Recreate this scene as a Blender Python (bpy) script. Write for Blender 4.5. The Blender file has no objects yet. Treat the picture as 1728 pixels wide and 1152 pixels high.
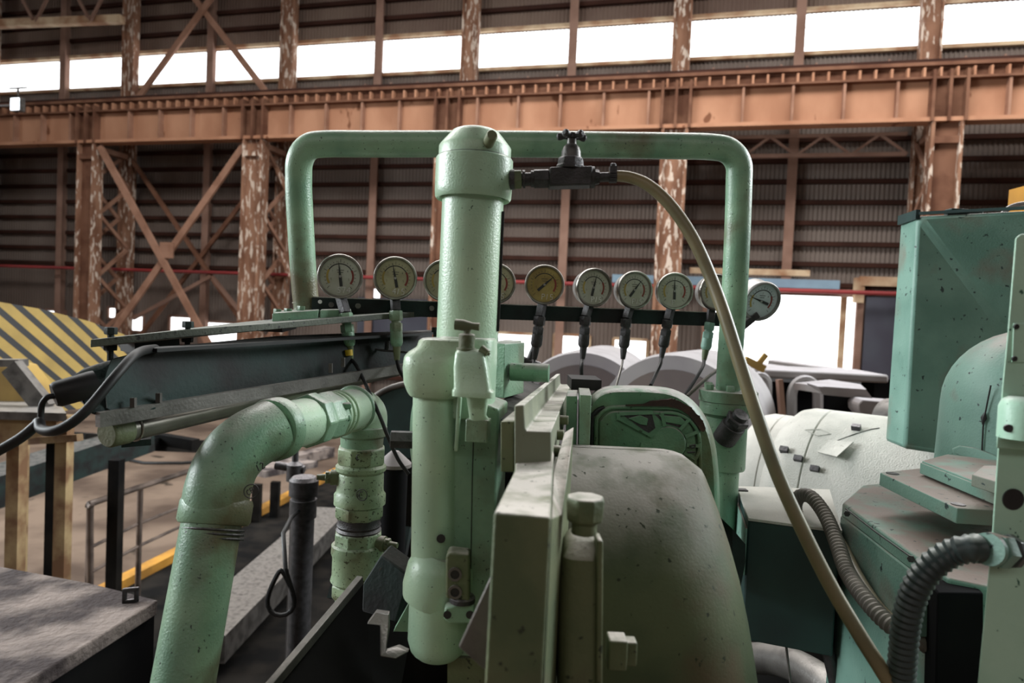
import bpy, math, random
from mathutils import Vector as V, Matrix, noise as mnoise
random.seed(7)
S = bpy.context.scene
COL = S.collection
PI = math.pi
# ------------------------------------------------------------------ camera
FPX = 1150.0
CAM = V((0, 0, 3.3))
pitch, roll = .034, .045
Fw = V((0, math.cos(pitch), -math.sin(pitch)))
_r0 = V((1, 0, 0)); _u0 = V((0, math.sin(pitch), math.cos(pitch)))
Rt = _r0*math.cos(roll) + _u0*math.sin(roll)
Up = -_r0*math.sin(roll) + _u0*math.cos(roll)
cd = bpy.data.cameras.new('camera'); cam = bpy.data.objects.new('camera', cd); COL.objects.link(cam)
cd.sensor_width = 36; cd.lens = FPX/1728*36; cd.clip_start = .05; cd.clip_end = 300
cam.matrix_world = Matrix(((Rt.x, Up.x, -Fw.x, CAM.x), (Rt.y, Up.y, -Fw.y, CAM.y), (Rt.z, Up.z, -Fw.z, CAM.z), (0, 0, 0, 1)))
cd.dof.use_dof = True; cd.dof.focus_distance = 1.35; cd.dof.aperture_fstop = 5.0
S.camera = cam
# ------------------------------------------------------------------ light
S.view_settings.view_transform = 'Standard'; S.view_settings.look = 'None'
S.view_settings.exposure = 0.0; S.view_settings.gamma = 1.0; S.view_settings.use_curve_mapping = False
w = bpy.data.worlds.new('sky'); S.world = w; w.use_nodes = True
w.node_tree.nodes['Background'].inputs[0].default_value = (.97, .985, 1, 1)
w.node_tree.nodes['Background'].inputs[1].default_value = 3.0
def area(name, loc, size, aim, power, col=(1, 1, 1)):
    l = bpy.data.lights.new(name, 'AREA'); l.shape = 'RECTANGLE'; l.size, l.size_y = size
    l.energy = power; l.color = col
    o = bpy.data.objects.new(name, l); COL.objects.link(o); o.location = loc
    o.rotation_euler = (V(aim)-V(loc)).to_track_quat('-Z', 'Y').to_euler(); return o
area('roof_skylight', (1, 13, 16.6), (38, 4), (1, 13, 0), 7000, (1, .98, .95))
area('front_clerestory', (-2, -10.5, 11.5), (36, 2.2), (0, 14, 4.5), 500, (1, .95, .9))
area('left_side_fill', (-15, 4.5, 7.5), (8, 5), (0, 1.2, 3), 3000, (.92, .98, 1))  # added side light hanging free inside the hall, no window there
area('right_side_fill', (14, 7, 9), (8, 5), (0, 1.2, 3), 2900, (.92, .98, 1))  # added light from the other side, brightens rims; no gable at this spot

# ------------------------------------------------------------------ coordinates
def ray(x, y): return Fw + Rt*((x-864)/FPX) - Up*((y-576)/FPX)
def P(x, y, d): return CAM + ray(x, y)*d
def pr(r, d): return r*d/FPX            # radius read off the photo at distance d
PSI = math.radians(14.5); Wd = V((math.cos(PSI), -math.sin(PSI), 0)); Nd = V((math.sin(PSI), math.cos(PSI), 0)); D0 = 22.7
Z = V((0, 0, 1))
def WP(t, z, dl=0): return V((0, D0, 0)) + Wd*t + Nd*dl + Z*z      # hall frame: along the wall, height, depth behind the crane girder

# ------------------------------------------------------------------ materials
def mat(name, c1, c2=None, scale=10, rough=.5, metal=0, speck=None, sth=.66, sscale=140, dust=None, dlo=.45, dhi=.95, bump=0, bscale=200, stretch=1, spec=.5, lo=.4, hi=.62, det=6, sdet=2, dirt=None, dl_=.56, dh_=.66, dsc=5):
    m = bpy.data.materials.new(name); m.use_nodes = True; nt = m.node_tree; N = nt.nodes; L = nt.links
    b = N['Principled BSDF']; b.inputs['Roughness'].default_value = rough; b.inputs['Metallic'].default_value = metal
    b.inputs['Specular IOR Level'].default_value = spec
    g = N.new('ShaderNodeNewGeometry'); mp = N.new('ShaderNodeMapping'); L.new(g.outputs['Position'], mp.inputs[0])
    mp.inputs['Scale'].default_value = (1, 1, stretch)
    def nz(sc, d=det):
        n = N.new('ShaderNodeTexNoise'); n.inputs['Scale'].default_value = sc; n.inputs['Detail'].default_value = d
        L.new(mp.outputs[0], n.inputs['Vector']); return n
    def rng(src, a, c):
        r = N.new('ShaderNodeMapRange'); r.inputs[1].default_value = a; r.inputs[2].default_value = c; L.new(src, r.inputs[0]); return r.outputs[0]
    def mix(f, a, c):
        x = N.new('ShaderNodeMix'); x.data_type = 'RGBA'; L.new(f, x.inputs[0])
        for s, i in ((a, 6), (c, 7)):
            if isinstance(s, tuple): x.inputs[i].default_value = (*s, 1)
            else: L.new(s, x.inputs[i])
        return x.outputs[2]
    col = mix(rng(nz(scale).outputs[0], lo, hi), c1, c2 or tuple(v*.75 for v in c1))
    if dirt:
        col = mix(rng(nz(dsc, 8).outputs[0], dl_, dh_), col, dirt)
    if dust:
        sp = N.new('ShaderNodeSeparateXYZ'); L.new(g.outputs['Normal'], sp.inputs[0])
        f = rng(sp.outputs[2], dlo, dhi)
        mm = N.new('ShaderNodeMath'); mm.operation = 'MULTIPLY'; L.new(f, mm.inputs[0]); L.new(rng(nz(scale*2.3).outputs[0], .25, .55), mm.inputs[1])
        col = mix(mm.outputs[0], col, dust)
    if speck:
        col = mix(rng(nz(sscale, sdet).outputs[0], sth, sth+.04), col, speck)
    L.new(col, b.inputs['Base Color'])
    if bump:
        bp = N.new('ShaderNodeBump'); bp.inputs['Strength'].default_value = bump; bp.inputs['Distance'].default_value = .002 if scale > 4 else .02
        L.new(nz(bscale, 4).outputs[0], bp.inputs['Height']); L.new(bp.outputs[0], b.inputs['Normal'])
    return m
DUST = (.47, .44, .40)
M = {}
M['green'] = mat('mint_paint', (.25, .41, .27), (.15, .29, .19), 9, .36, speck=(.03, .06, .04), sth=.68, sscale=170, dust=(.46, .46, .42), dlo=.45, dhi=1., bump=.4, bscale=260, spec=.7, dirt=(.12, .115, .06), dl_=.52, dh_=.64)
M['mint'] = mat('pale_mint_paint', (.44, .60, .42), (.34, .51, .36), 7, .34, speck=(.04, .08, .05), sth=.70, sscale=210, dust=(.50, .49, .45), dlo=.55, dhi=1., bump=.3, bscale=300, spec=.7, dirt=(.24, .27, .15), dl_=.6, dh_=.72)
M['olive'] = mat('dirty_green_paint', (.14, .16, .08), (.085, .115, .055), 11, .62, speck=(.03, .04, .02), sth=.68, sscale=90, dust=(.56, .52, .47), dlo=.55, dhi=.95, bump=.5, bscale=180, dirt=(.10, .085, .05))
M['motor'] = mat('motor_green_paint', (.14, .29, .17), (.09, .21, .12), 14, .45, speck=(.03, .06, .03), sth=.68, sscale=120, dust=(.42, .40, .38), dlo=.3, dhi=.85, bump=.5, dirt=(.10, .13, .06))
M['teal'] = mat('sea_green_paint', (.20, .35, .29), (.14, .27, .22), 6, .5, speck=(.03, .05, .05), sth=.68, sscale=60, dust=(.25, .195, .17), dlo=.5, dhi=.95, bump=.4, dirt=(.20, .22, .18))
M['sea'] = mat('light_sea_paint', (.50, .74, .58), (.42, .66, .51), 8, .4, speck=(.03, .12, .08), sth=.68, sscale=90, bump=.3, dust=(.5, .55, .5))
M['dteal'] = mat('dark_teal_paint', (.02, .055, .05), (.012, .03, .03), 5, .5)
M['dusty'] = mat('dusty_cover_paint', (.50, .49, .45), (.40, .40, .36), 4, .8, dust=(.62, .60, .55), dlo=.1, dhi=.8, speck=(.2, .17, .14), sth=.74, sscale=60, bump=.3)
M['shroud'] = mat('dusty_shroud_paint', (.105, .13, .065), (.065, .09, .045), 7, .65, speck=(.03, .04, .02), sth=.68, sscale=90, dust=(.42, .39, .36), dlo=.5, dhi=.97, bump=.18, bscale=220, dirt=(.11, .09, .05), spec=.3)
M['plate2'] = mat('dark_greenish_plate', (.085, .095, .07), (.05, .055, .045), 12, .6, speck=(.02, .02, .02), sth=.64, sscale=120, dust=(.20, .21, .18), dlo=.5, dhi=1, bump=.5)
M['rail'] = mat('dusty_rail_paint', (.22, .24, .16), (.17, .19, .13), 10, .7, dust=(.60, .57, .52), dlo=.35, dhi=.8, speck=(.10, .08, .05), sth=.72, sscale=140, bump=.4, bscale=160)
M['mintd'] = mat('soiled_mint_paint', (.33, .43, .26), (.23, .33, .20), 12, .45, speck=(.05, .07, .03), sth=.62, sscale=160, dirt=(.12, .12, .06), dl_=.52, dh_=.66, dsc=14, bump=.4, dust=(.45, .44, .38), dlo=.6, dhi=1)
M['grime'] = mat('oily_black_steel', (.016, .016, .016), (.02, .035, .032), 8, .7, bump=.6, bscale=120, dust=(.09, .085, .08), dlo=.6, dhi=1, spec=.2)
M['steel'] = mat('grey_worn_steel', (.16, .15, .14), (.07, .065, .06), 10, .4, .5, bump=.3, dust=(.30, .28, .26), dlo=.5)
M['tube'] = mat('oiled_steel_tube', (.22, .20, .17), (.14, .13, .11), 12, .35, .6)
M['iron'] = mat('dark_cast_iron', (.055, .052, .055), (.03, .03, .03), 40, .5, .4, bump=.6, bscale=300, dust=(.30, .28, .29), dlo=.4)
M['chrome'] = mat('worn_chrome', (.38, .36, .33), (.20, .19, .17), 30, .3, .85, bump=.1)
M['case'] = mat('gauge_case_grey', (.34, .33, .32), (.22, .21, .20), 30, .4, .6)
M['black'] = mat('black_rubber', (.008, .008, .009), (.016, .016, .016), 20, .5, spec=.35)
M['ribbed'] = mat('ribbed_conduit_black', (.035, .05, .048), (.02, .03, .03), 20, .4, dust=(.25, .28, .26), dlo=.6)
M['conduit'] = mat('dusty_conduit', (.13, .115, .10), (.08, .07, .06), 20, .6, dust=(.28, .25, .22), dlo=.3)
M['hose'] = mat('olive_rubber_hose', (.25, .20, .105), (.12, .115, .065), 7, .4, dust=(.36, .31, .22), dlo=.6, lo=.35)
M['dial'] = mat('dial_grey_white', (.42, .43, .37), (.34, .34, .27), 25, .35)
M['dial2'] = mat('dial_yellowed', (.40, .38, .24), (.30, .28, .17), 25, .35)
M['dial3'] = mat('dial_amber_oil', (.36, .28, .09), (.24, .17, .05), 22, .35)
M['dial4'] = mat('dial_pale_blue', (.50, .57, .60), (.42, .49, .52), 22, .3)
M['ink'] = mat('dial_black_ink', (.02, .02, .02), rough=.5)
M['red'] = mat('dial_red_arc', (.22, .03, .02), rough=.5)
M['yel'] = mat('dial_yellow_arc', (.35, .26, .06), rough=.5)
M['chalk'] = mat('white_chalk', (.8, .8, .78), rough=.8)
M['ytape'] = mat('yellow_tape', (.75, .50, .03), rough=.5)
M['rustpatch'] = mat('bare_brown_primer', (.035, .018, .014), (.06, .03, .02), 60, .8, bump=.5)
M['plate'] = mat('stained_steel_plate', (.25, .21, .19), (.055, .045, .045), 4, .8, bump=.6, bscale=40, lo=.42, hi=.6, spec=.15, det=10)
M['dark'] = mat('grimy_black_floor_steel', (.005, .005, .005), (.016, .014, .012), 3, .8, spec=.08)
M['rust'] = mat('rusty_girder_paint', (.44, .23, .14), (.35, .17, .10), .9, .85, speck=(.18, .075, .04), sth=.66, sscale=2.2, stretch=.5, bump=.3, bscale=5, spec=.2)
M['rustdk'] = mat('deep_rust', (.19, .095, .060), (.12, .055, .035), 1.5, .9, spec=.1)
M['flake'] = mat('flaking_white_on_rust', (.28, .15, .095), (.16, .075, .045), 2, .85, speck=(.58, .48, .40), sth=.55, sscale=9, stretch=.3, sdet=8, spec=.2)
M['brace'] = mat('brown_brace_steel', (.34, .19, .13), (.25, .13, .085), 1.5, .85, spec=.2)
M['sheet'] = mat('corrugated_sheet_brown', (.185, .150, .130), (.14, .108, .092), .35, .8, spec=.2, stretch=.6)
M['sheetup'] = mat('corrugated_sheet_upper', (.20, .145, .115), (.15, .10, .08), .35, .8, spec=.2)
M['girt'] = mat('girt_dark_steel', (.05, .022, .016), (.035, .016, .012), 1, .9, spec=.1)
M['post'] = mat('wall_post_brown', (.27, .165, .125), (.20, .115, .085), 1, .85, spec=.2)
M['cream'] = mat('cream_painted_steel', (.55, .42, .28), (.30, .16, .09), 1.2, .8, spec=.2)
M['redpipe'] = mat('red_pipe_paint', (.30, .03, .03), (.24, .03, .03), 1, .6)
M['slate'] = mat('slate_blue_panel', (.06, .065, .085), (.05, .05, .07), 1, .8)
M['blue'] = mat('pale_blue_beam', (.22, .33, .42), (.18, .26, .34), 1, .7)
M['concrete'] = mat('dusty_brown_concrete', (.165, .12, .09), (.07, .048, .036), .8, .85, speck=(.03, .022, .016), sth=.66, sscale=1.4, sdet=6, bump=.2, bscale=6, spec=.15, lo=.4, hi=.64, det=9)
M['roof'] = mat('dark_roof_sheet', (.05, .035, .03), rough=.9, scale=1)
M['hallwall'] = mat('hall_end_sheet', (.09, .065, .055), rough=.9, scale=1)
M['fyel'] = mat('orange_yellow_floor_kerb', (.50, .24, .03), (.30, .14, .02), 3, .8)
M['ypaint'] = mat('worn_yellow_paint', (.42, .27, .06), (.22, .13, .035), 2, .7)
M['ypost'] = mat('rusty_cream_post', (.36, .26, .13), (.16, .08, .035), 5, .8)
M['railst'] = mat('handrail_steel', (.20, .155, .13), (.09, .07, .06), 5, .4, .5)
M['roll'] = mat('pale_ground_roll', (.30, .28, .28), (.24, .22, .23), 2, .5, dust=(.38, .36, .37), dlo=.3)
M['rolldk'] = mat('roll_face_dark_brown', (.13, .10, .09), (.09, .07, .07), 2, .7)  # darker brown for the disc on each roll end
M['palebeam'] = mat('pale_casting', (.26, .24, .23), (.20, .17, .16), 2, .7, dust=(.36, .34, .36), dlo=.5)
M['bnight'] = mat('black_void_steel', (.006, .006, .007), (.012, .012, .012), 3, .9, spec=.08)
def stripes():
    m = mat('hazard_stripes', (.50, .34, .09), rough=.6, scale=3); nt = m.node_tree; N = nt.nodes; L = nt.links
    b = N['Principled BSDF']; src = b.inputs['Base Color'].links[0].from_socket
    tc = N.new('ShaderNodeTexCoord'); sp = N.new('ShaderNodeSeparateXYZ'); L.new(tc.outputs['Object'], sp.inputs[0])
    a = N.new('ShaderNodeMath'); a.operation = 'MULTIPLY_ADD'; L.new(sp.outputs[2], a.inputs[0]); a.inputs[1].default_value = 1.22; L.new(sp.outputs[0], a.inputs[2])
    q = N.new('ShaderNodeMath'); q.operation = 'MULTIPLY'; L.new(a.outputs[0], q.inputs[0]); q.inputs[1].default_value = 1/.20
    f = N.new('ShaderNodeMath'); f.operation = 'FRACT'; L.new(q.outputs[0], f.inputs[0])
    c = N.new('ShaderNodeMath'); c.operation = 'LESS_THAN'; L.new(f.outputs[0], c.inputs[0]); c.inputs[1].default_value = .40
    x = N.new('ShaderNodeMix'); x.data_type = 'RGBA'; L.new(c.outputs[0], x.inputs[0]); L.new(src, x.inputs[6]); x.inputs[7].default_value = (.03, .03, .032, 1)
    L.new(x.outputs[2], b.inputs['Base Color']); return m
M['stripe'] = stripes()
def glass():
    m = bpy.data.materials.new('clear_pane'); m.use_nodes = True; nt = m.node_tree; N = nt.nodes; L = nt.links
    o = N['Material Output']; t = N.new('ShaderNodeBsdfTransparent'); g = N.new('ShaderNodeBsdfGlossy'); g.inputs['Roughness'].default_value = .1
    x = N.new('ShaderNodeMixShader'); x.inputs[0].default_value = .04; L.new(t.outputs[0], x.inputs[1]); L.new(g.outputs[0], x.inputs[2]); L.new(x.outputs[0], o.inputs[0]); return m
M['glass'] = glass()

# ------------------------------------------------------------------ mesh building
def frame(ax):
    ax = ax.normalized(); a = V((0, 0, 1)) if abs(ax.z) < .9 else V((1, 0, 0))
    u = ax.cross(a).normalized(); return u, ax.cross(u).normalized()
class MB:
    def __init__(s): s.v = []; s.f = []
    def add(s, vs, fs):
        n = len(s.v); s.v += [V(p) for p in vs]; s.f += [tuple(i+n for i in f) for f in fs]; return s
    def box(s, c, hx, hy, hz):
        c, hx, hy, hz = V(c), V(hx), V(hy), V(hz)
        vs = [c+hx*i+hy*j+hz*k for i in (-1, 1) for j in (-1, 1) for k in (-1, 1)]
        fs = [(0, 1, 3, 2), (4, 6, 7, 5), (0, 4, 5, 1), (2, 3, 7, 6), (0, 2, 6, 4), (1, 5, 7, 3)]
        if hx.cross(hy).dot(hz) < 0: fs = [f[::-1] for f in fs]
        return s.add(vs, fs)
    def abox(s, c, x, y, z, rz=0):
        cr, sr = math.cos(rz), math.sin(rz)
        return s.box(c, V((cr, sr, 0))*x/2, V((-sr, cr, 0))*y/2, Z*z/2)
    def bar(s, p, q, w, h, up=None):
        p, q = V(p), V(q); a = q-p; up = up or (Z if abs(a.normalized().z) < .95 else V((0, 1, 0)))
        x = a.cross(up).normalized(); y = x.cross(a).normalized()
        return s.box((p+q)/2, a/2, x*w/2, y*h/2)
    def prism(s, pts, vec):
        pts = [V(p) for p in pts]; vec = V(vec); n = len(pts)
        nrm = sum(((pts[i]-pts[0]).cross(pts[(i+1) % n]-pts[0]) for i in range(n)), V())
        if nrm.dot(vec) > 0: pts = pts[::-1]
        vs = pts+[p+vec for p in pts]
        fs = [tuple(range(n)), tuple(range(2*n-1, n-1, -1))]+[(i, i+n, (i+1) % n+n, (i+1) % n) for i in range(n)]
        fs = [fs[0], fs[1]]+[f[::-1] for f in [(i, (i+1) % n, (i+1) % n+n, i+n) for i in range(n)]]
        return s.add(vs, fs)
    def loft(s, rings, cap=True):
        n = len(rings[0]); vs = [p for r in rings for p in r]; fs = []
        for i in range(len(rings)-1):
            for j in range(n): fs.append((i*n+j, i*n+(j+1) % n, (i+1)*n+(j+1) % n, (i+1)*n+j))
        if cap: fs += [tuple(range(n-1, -1, -1)), tuple(range((len(rings)-1)*n, len(rings)*n))]
        return s.add(vs, fs)
    def tube(s, pts, r, seg=16, cap=True):
        pts = [V(p) for p in pts]; rs = r if isinstance(r, (list, tuple)) else [r]*len(pts)
        tg = [(pts[min(i+1, len(pts)-1)]-pts[max(i-1, 0)]).normalized() for i in range(len(pts))]
        u, _ = frame(tg[0]); rings = []
        for i, p in enumerate(pts):
            u = (u-tg[i]*u.dot(tg[i])).normalized(); w_ = tg[i].cross(u)
            rings.append([p+(u*math.cos(2*PI*k/seg)+w_*math.sin(2*PI*k/seg))*rs[i] for k in range(seg)])
        return s.loft(rings, cap)
    def lathe(s, base, axis, prof, seg=32, phase=0, cap=True):
        base, axis = V(base), V(axis).normalized(); u, w_ = frame(axis)
        if u.cross(w_).dot(axis) < 0: w_ = -w_
        return s.loft([[base+axis*h+(u*math.cos(2*PI*k/seg+phase)+w_*math.sin(2*PI*k/seg+phase))*max(r, 1e-5) for k in range(seg)] for h, r in prof], cap)
    def torus(s, c, ax, R, r, seg=40, rs=10):
        u, w_ = frame(V(ax)); pts = [V(c)+(u*math.cos(2*PI*k/seg)+w_*math.sin(2*PI*k/seg))*R for k in range(seg)]
        vs = []; fs = []; n = V(ax).normalized()
        for k, p in enumerate(pts):
            o = (p-V(c)).normalized()
            for j in range(rs): vs.append(p+(o*math.cos(2*PI*j/rs)+n*math.sin(2*PI*j/rs))*r)
        for k in range(seg):
            for j in range(rs): fs.append((k*rs+j, k*rs+(j+1) % rs, ((k+1) % seg)*rs+(j+1) % rs, ((k+1) % seg)*rs+j))
        return s.add(vs, fs)
    def build(s, name, m, parent=None, bevel=0, smooth=True, subsurf=0, label=None):
        if parent is not None: org = ORG[parent.name]
        else:
            xs = [p.x for p in s.v]; ys = [p.y for p in s.v]
            org = V(((min(xs)+max(xs))/2, (min(ys)+max(ys))/2, min(p.z for p in s.v)))
        me = bpy.data.meshes.new(name); me.from_pydata([p-org for p in s.v], [], s.f); me.update()
        import bmesh as bmm
        b = bmm.new(); b.from_mesh(me); bmm.ops.recalc_face_normals(b, faces=b.faces); b.to_mesh(me); b.free()
        me.materials.append(M[m])
        if smooth:
            me.polygons.foreach_set('use_smooth', [True]*len(me.polygons)); me.set_sharp_from_angle(angle=math.radians(38))
        o = bpy.data.objects.new(name, me); COL.objects.link(o)
        if parent is not None: o.parent = parent
        else: o.location = org
        ORG[o.name] = org
        if bevel:
            bv = o.modifiers.new('bevel', 'BEVEL'); bv.width = bevel; bv.segments = 2; bv.limit_method = 'ANGLE'; bv.angle_limit = math.radians(35)
        if subsurf:
            sb = o.modifiers.new('sub', 'SUBSURF'); sb.levels = subsurf; sb.render_levels = subsurf
        if label: o['label'] = label
        return o
ORG = {}
def tag(o, label, cat, group=None):
    o['label'] = label; o['category'] = cat
    if group: o['group'] = group
    return o
def struct(o): o['kind'] = 'structure'; return o
def thing(name, label, cat, loc, group=None):
    o = bpy.data.objects.new(name, None); COL.objects.link(o); o.location = V(loc); o.empty_display_size = .05
    ORG[o.name] = V(loc); return tag(o, label, cat, group)
def smooth_path(pts, n=8):
    pts = [V(p) for p in pts]; out = []
    for i in range(len(pts)-1):
        p0 = pts[max(i-1, 0)]; p1 = pts[i]; p2 = pts[i+1]; p3 = pts[min(i+2, len(pts)-1)]
        for k in range(n):
            t = k/n; out.append(.5*((2*p1)+(p2-p0)*t+(2*p0-5*p1+4*p2-p3)*t*t+(3*p1-p0-3*p2+p3)*t**3))
    out.append(pts[-1]); return out
def resample(pts, step):
    out = [pts[0].copy()]; acc = 0
    for a, b in zip(pts[:-1], pts[1:]):
        L = (b-a).length; t = step-acc
        while t <= L: out.append(a.lerp(b, t/L)); t += step
        acc = (acc+L) % step
    return out
def hexnut(mb, base, axis, h, r, phase=0):
    return mb.lathe(base, axis, [(0, r*.93), (h*.12, r), (h*.88, r), (h, r*.93)], 6, phase)
# ================================================================== THE HALL
def slab(z, th): return [WP(-46.2, z, 2.62), WP(30.2, z, 2.62), V((32, -12.2, z)), V((-50, -12.2, z))], V((0, 0, th))
mb = MB(); mb.prism(*slab(-.2, .2)); struct(mb.build('floor', 'concrete', smooth=False))
mb = MB(); mb.prism(*slab(18.0, .2)); struct(mb.build('ceiling', 'roof', smooth=False))
mb = MB(); mb.abox((0, -12, 9), 110, .3, 18); struct(mb.build('wall_front', 'hallwall', smooth=False))
mb = MB(); mb.box(WP(-46, 9, -12), Wd*.15, Nd*16, Z*9); struct(mb.build('wall_left', 'hallwall', smooth=False))
mb = MB(); mb.box(WP(30, 9, -12), Wd*.15, Nd*16, Z*9); struct(mb.build('wall_right', 'hallwall', smooth=False))
SH = 2.45
def sheet(mb, t0, t1, z0, z1, dl=SH, pitch=.14, dep=.035):
    n = max(2, int((t1-t0)/pitch)); prof = []
    for i in range(n):
        a = t0+(t1-t0)*i/n; q = (t1-t0)/n
        prof += [(a, 0), (a+q*.35, 0), (a+q*.5, dep), (a+q*.85, dep)]
    prof.append((t1, 0)); vs = []; fs = []
    for t, d in prof: vs += [WP(t, z0, dl+d), WP(t, z1, dl+d)]
    for i in range(len(prof)-1): fs.append((2*i, 2*i+2, 2*i+3, 2*i+1))
    mb.add(vs, fs)
TC = [-17.5+7.48*i for i in range(-3, 7)]            # column grid
mb = MB()
DOOR = (6.2, 11.05, 4.55)
LOW = [(-24.5, -22.6, 2.2, 2.75), (-22.3, -21.2, 2.1, 2.75), (-20.6, -19.3, 2.3, 2.8), (-18.9, -18.2, 2.5, 3.0), (-18.0, -17.0, 2.0, 2.7), (-15.7, -14.6, 1.9, 2.75), (-14.2, -11.9, 1.7, 2.6), (-6.5, -5.95, 1.8, 4.25), (-1.55, .2, 1.2, 2.75), (.95, 2.25, .8, 2.8), (3.1, 4.3, .9, 2.75)]
ZB = 4.6
cuts = sorted(LOW)
t = -46
for (a, b, z0, z1) in cuts:
    sheet(mb, t, a, 0, ZB); sheet(mb, a, b, 0, z0); sheet(mb, a, b, z1, ZB); t = b
sheet(mb, t, DOOR[0], 0, ZB); sheet(mb, DOOR[1], 30, 0, ZB)
sheet(mb, -46, 30, ZB, 12.5)
wall = struct(mb.build('wall_back', 'sheet', smooth=False))
mb = MB(); sheet(mb, -46, 30, 13.75, 18); mb.build('upper_sheeting', 'sheetup', wall, smooth=False)
for z in [.8, 1.5, 5.53-.68, 5.53, 6.2, 6.88, 7.56, 8.24, 8.92, 9.6, 10.3, 11.0, 11.7, 12.42, 13.85, 14.55, 15.25, 15.95, 16.7]:
    segs = [(-46, DOOR[0]), (DOOR[1], 30)] if z < DOOR[2] else [(-46, 30)]
    for a, b in segs:
        mb = MB(); mb.bar(WP(a, z, SH-.08), WP(b, z, SH-.08), .16, .12 if 12 < z < 14 else .15)
        mb.build('girt', 'cream' if 12 < z < 14 else 'girt', wall, smooth=False)
for i in range(-3, 7):
    tc = -17.5+7.48*(i+.5)
    mb = MB(); zt = 17.9; zb = 0 if not DOOR[0] < tc < DOOR[1] else DOOR[2]
    mb.box(WP(tc, (zt+zb)/2, 2.2), Wd*.05, Nd*.16, Z*(zt-zb)/2); mb.box(WP(tc, (zt+zb)/2, 2.04), Wd*.15, Nd*.02, Z*(zt-zb)/2)
    mb.build('wall_post', 'post', wall, smooth=False)
# clerestory panes
n = 0
grid = sorted([-17.5+7.48*i for i in range(-3, 7)]+[-17.5+7.48*(i+.5) for i in range(-3, 7)])
for a, b in zip(grid[:-1], grid[1:]):
    n += 1; mb = MB(); mb.box(WP((a+b)/2, 13.12, SH+.02), Wd*(b-a)/2, Nd*.006, Z*.64)
    wi = struct(mb.build('window_%d' % n, 'glass', smooth=False))
    if n % 3 == 0 or b > 12:
        mb = MB(); mb.bar(WP(a, 13.3, SH), WP(b, 13.3, SH), .03, .02); mb.build('glazing_bar', 'cream', wi, smooth=False)
for (a, b, z0, z1) in LOW:
    n += 1; mb = MB(); mb.box(WP((a+b)/2, (z0+z1)/2, SH+.02), Wd*(b-a)/2, Nd*.006, Z*(z1-z0)/2); wi = struct(mb.build('window_%d' % n, 'glass', smooth=False))
    mb = MB()
    for p, q in (((a, z0), (b, z0)), ((b, z0), (b, z1)), ((b, z1), (a, z1)), ((a, z1), (a, z0))): mb.bar(WP(p[0], p[1], SH-.03), WP(q[0], q[1], SH-.03), .1, .1)
    mb.build('window_frame', 'cream' if a > -5 else 'post', wi, smooth=False)
# big doorway with its frame and half-open leaf
mb = MB(); mb.box(WP(11.0, DOOR[2]/2, 2.3), Wd*.1, Nd*.1, Z*DOOR[2]/2); mb.box(WP(6.2, DOOR[2]/2, 2.3), Wd*.1, Nd*.1, Z*DOOR[2]/2)
mb.box(WP(8.6, DOOR[2]+.05, 2.3), Wd*2.5, Nd*.1, Z*.12); dr = struct(mb.build('door_1', 'post', smooth=False))
mb = MB(); mb.box(WP(10.6, DOOR[2]/2, 2.7), Wd*.09, Nd*.05, Z*DOOR[2]/2); mb.build('door_jamb', 'cream', dr, smooth=False)
mb = MB(); mb.box(WP(11.9, 2.3, 2.15), Wd*.75, Nd*.05, Z*2.2); mb.build('door_leaf', 'slate', dr, smooth=False)
mb = MB(); mb.bar(WP(10.9, 5.0, 2.1), WP(12.7, 5.0, 2.1), .15, .3); mb.bar(WP(10.9, 5.1, 2.1), WP(10.9, 4.3, 2.1), .3, .15); mb.build('door_bracket', 'cream', dr, smooth=False)
tag(MB().bar(WP(3.0, 4.85, 2.0), WP(10.3, 4.85, 2.0), .12, .28).build('door_track', 'blue'), 'pale blue horizontal track beam above the bright doorway', 'beam')
tag(MB().bar(WP(5.6, 5.2, 2.05), WP(9.4, 5.2, 2.05), .12, .2).build('timber_rail', 'cream'), 'cream rail just above the pale blue track beam', 'beam')
tag(MB().box(WP(-4.2, 2.9, 2.2), Wd*2.6, Nd*.05, Z*.95).build('wall_panel', 'slate', smooth=False), 'slate blue dark panel on the far wall behind the gauge bar', 'panel')
tag(MB().tube([WP(-44, 4.6, 1.6), WP(12.6, 4.6, 1.6)], .07, 10).build('red_pipe', 'redpipe'), 'long red pipe running along the far wall', 'pipe')

# crane girder
g = thing('crane_girder', 'rusty brown riveted crane girder spanning the whole hall', 'girder', WP(-5, 9.4))
mb = MB(); A, B = -40, 27
mb.bar(WP(A, 10.0, 0), WP(B, 10.0, 0), .03, 1.15); mb.build('web', 'rust', g, smooth=False)
mb = MB(); mb.bar(WP(A, 9.42, 0), WP(B, 9.42, 0), .5, .06); mb.bar(WP(A, 9.46, -.22), WP(B, 9.46, -.22), .03, .10); mb.build('bottom_flange', 'rust', g, smooth=False)
mb = MB(); mb.bar(WP(A, 10.6, 0), WP(B, 10.6, 0), .55, .06); mb.build('top_flange', 'rustdk', g, smooth=False)
mb = MB(); mb.bar(WP(A, 10.82, .1), WP(B, 10.82, .1), .06, .36); mb.bar(WP(A, 11.05, .15), WP(B, 11.05, .15), .5, .10); mb.build('walkway_edge', 'rustdk', g, smooth=False)
t = -30.9
ns = 0
while t < 25:
    k = round((t-TC[0])/7.48); near = min(abs(t-c) for c in TC)
    if near > .7:
        mb = MB(); mb.box(WP(t, 10.0, -.12), Wd*.035, Nd*.11, Z*.56); mb.build('stiffener', 'brace', g, smooth=False)
    t += 1.4
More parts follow.
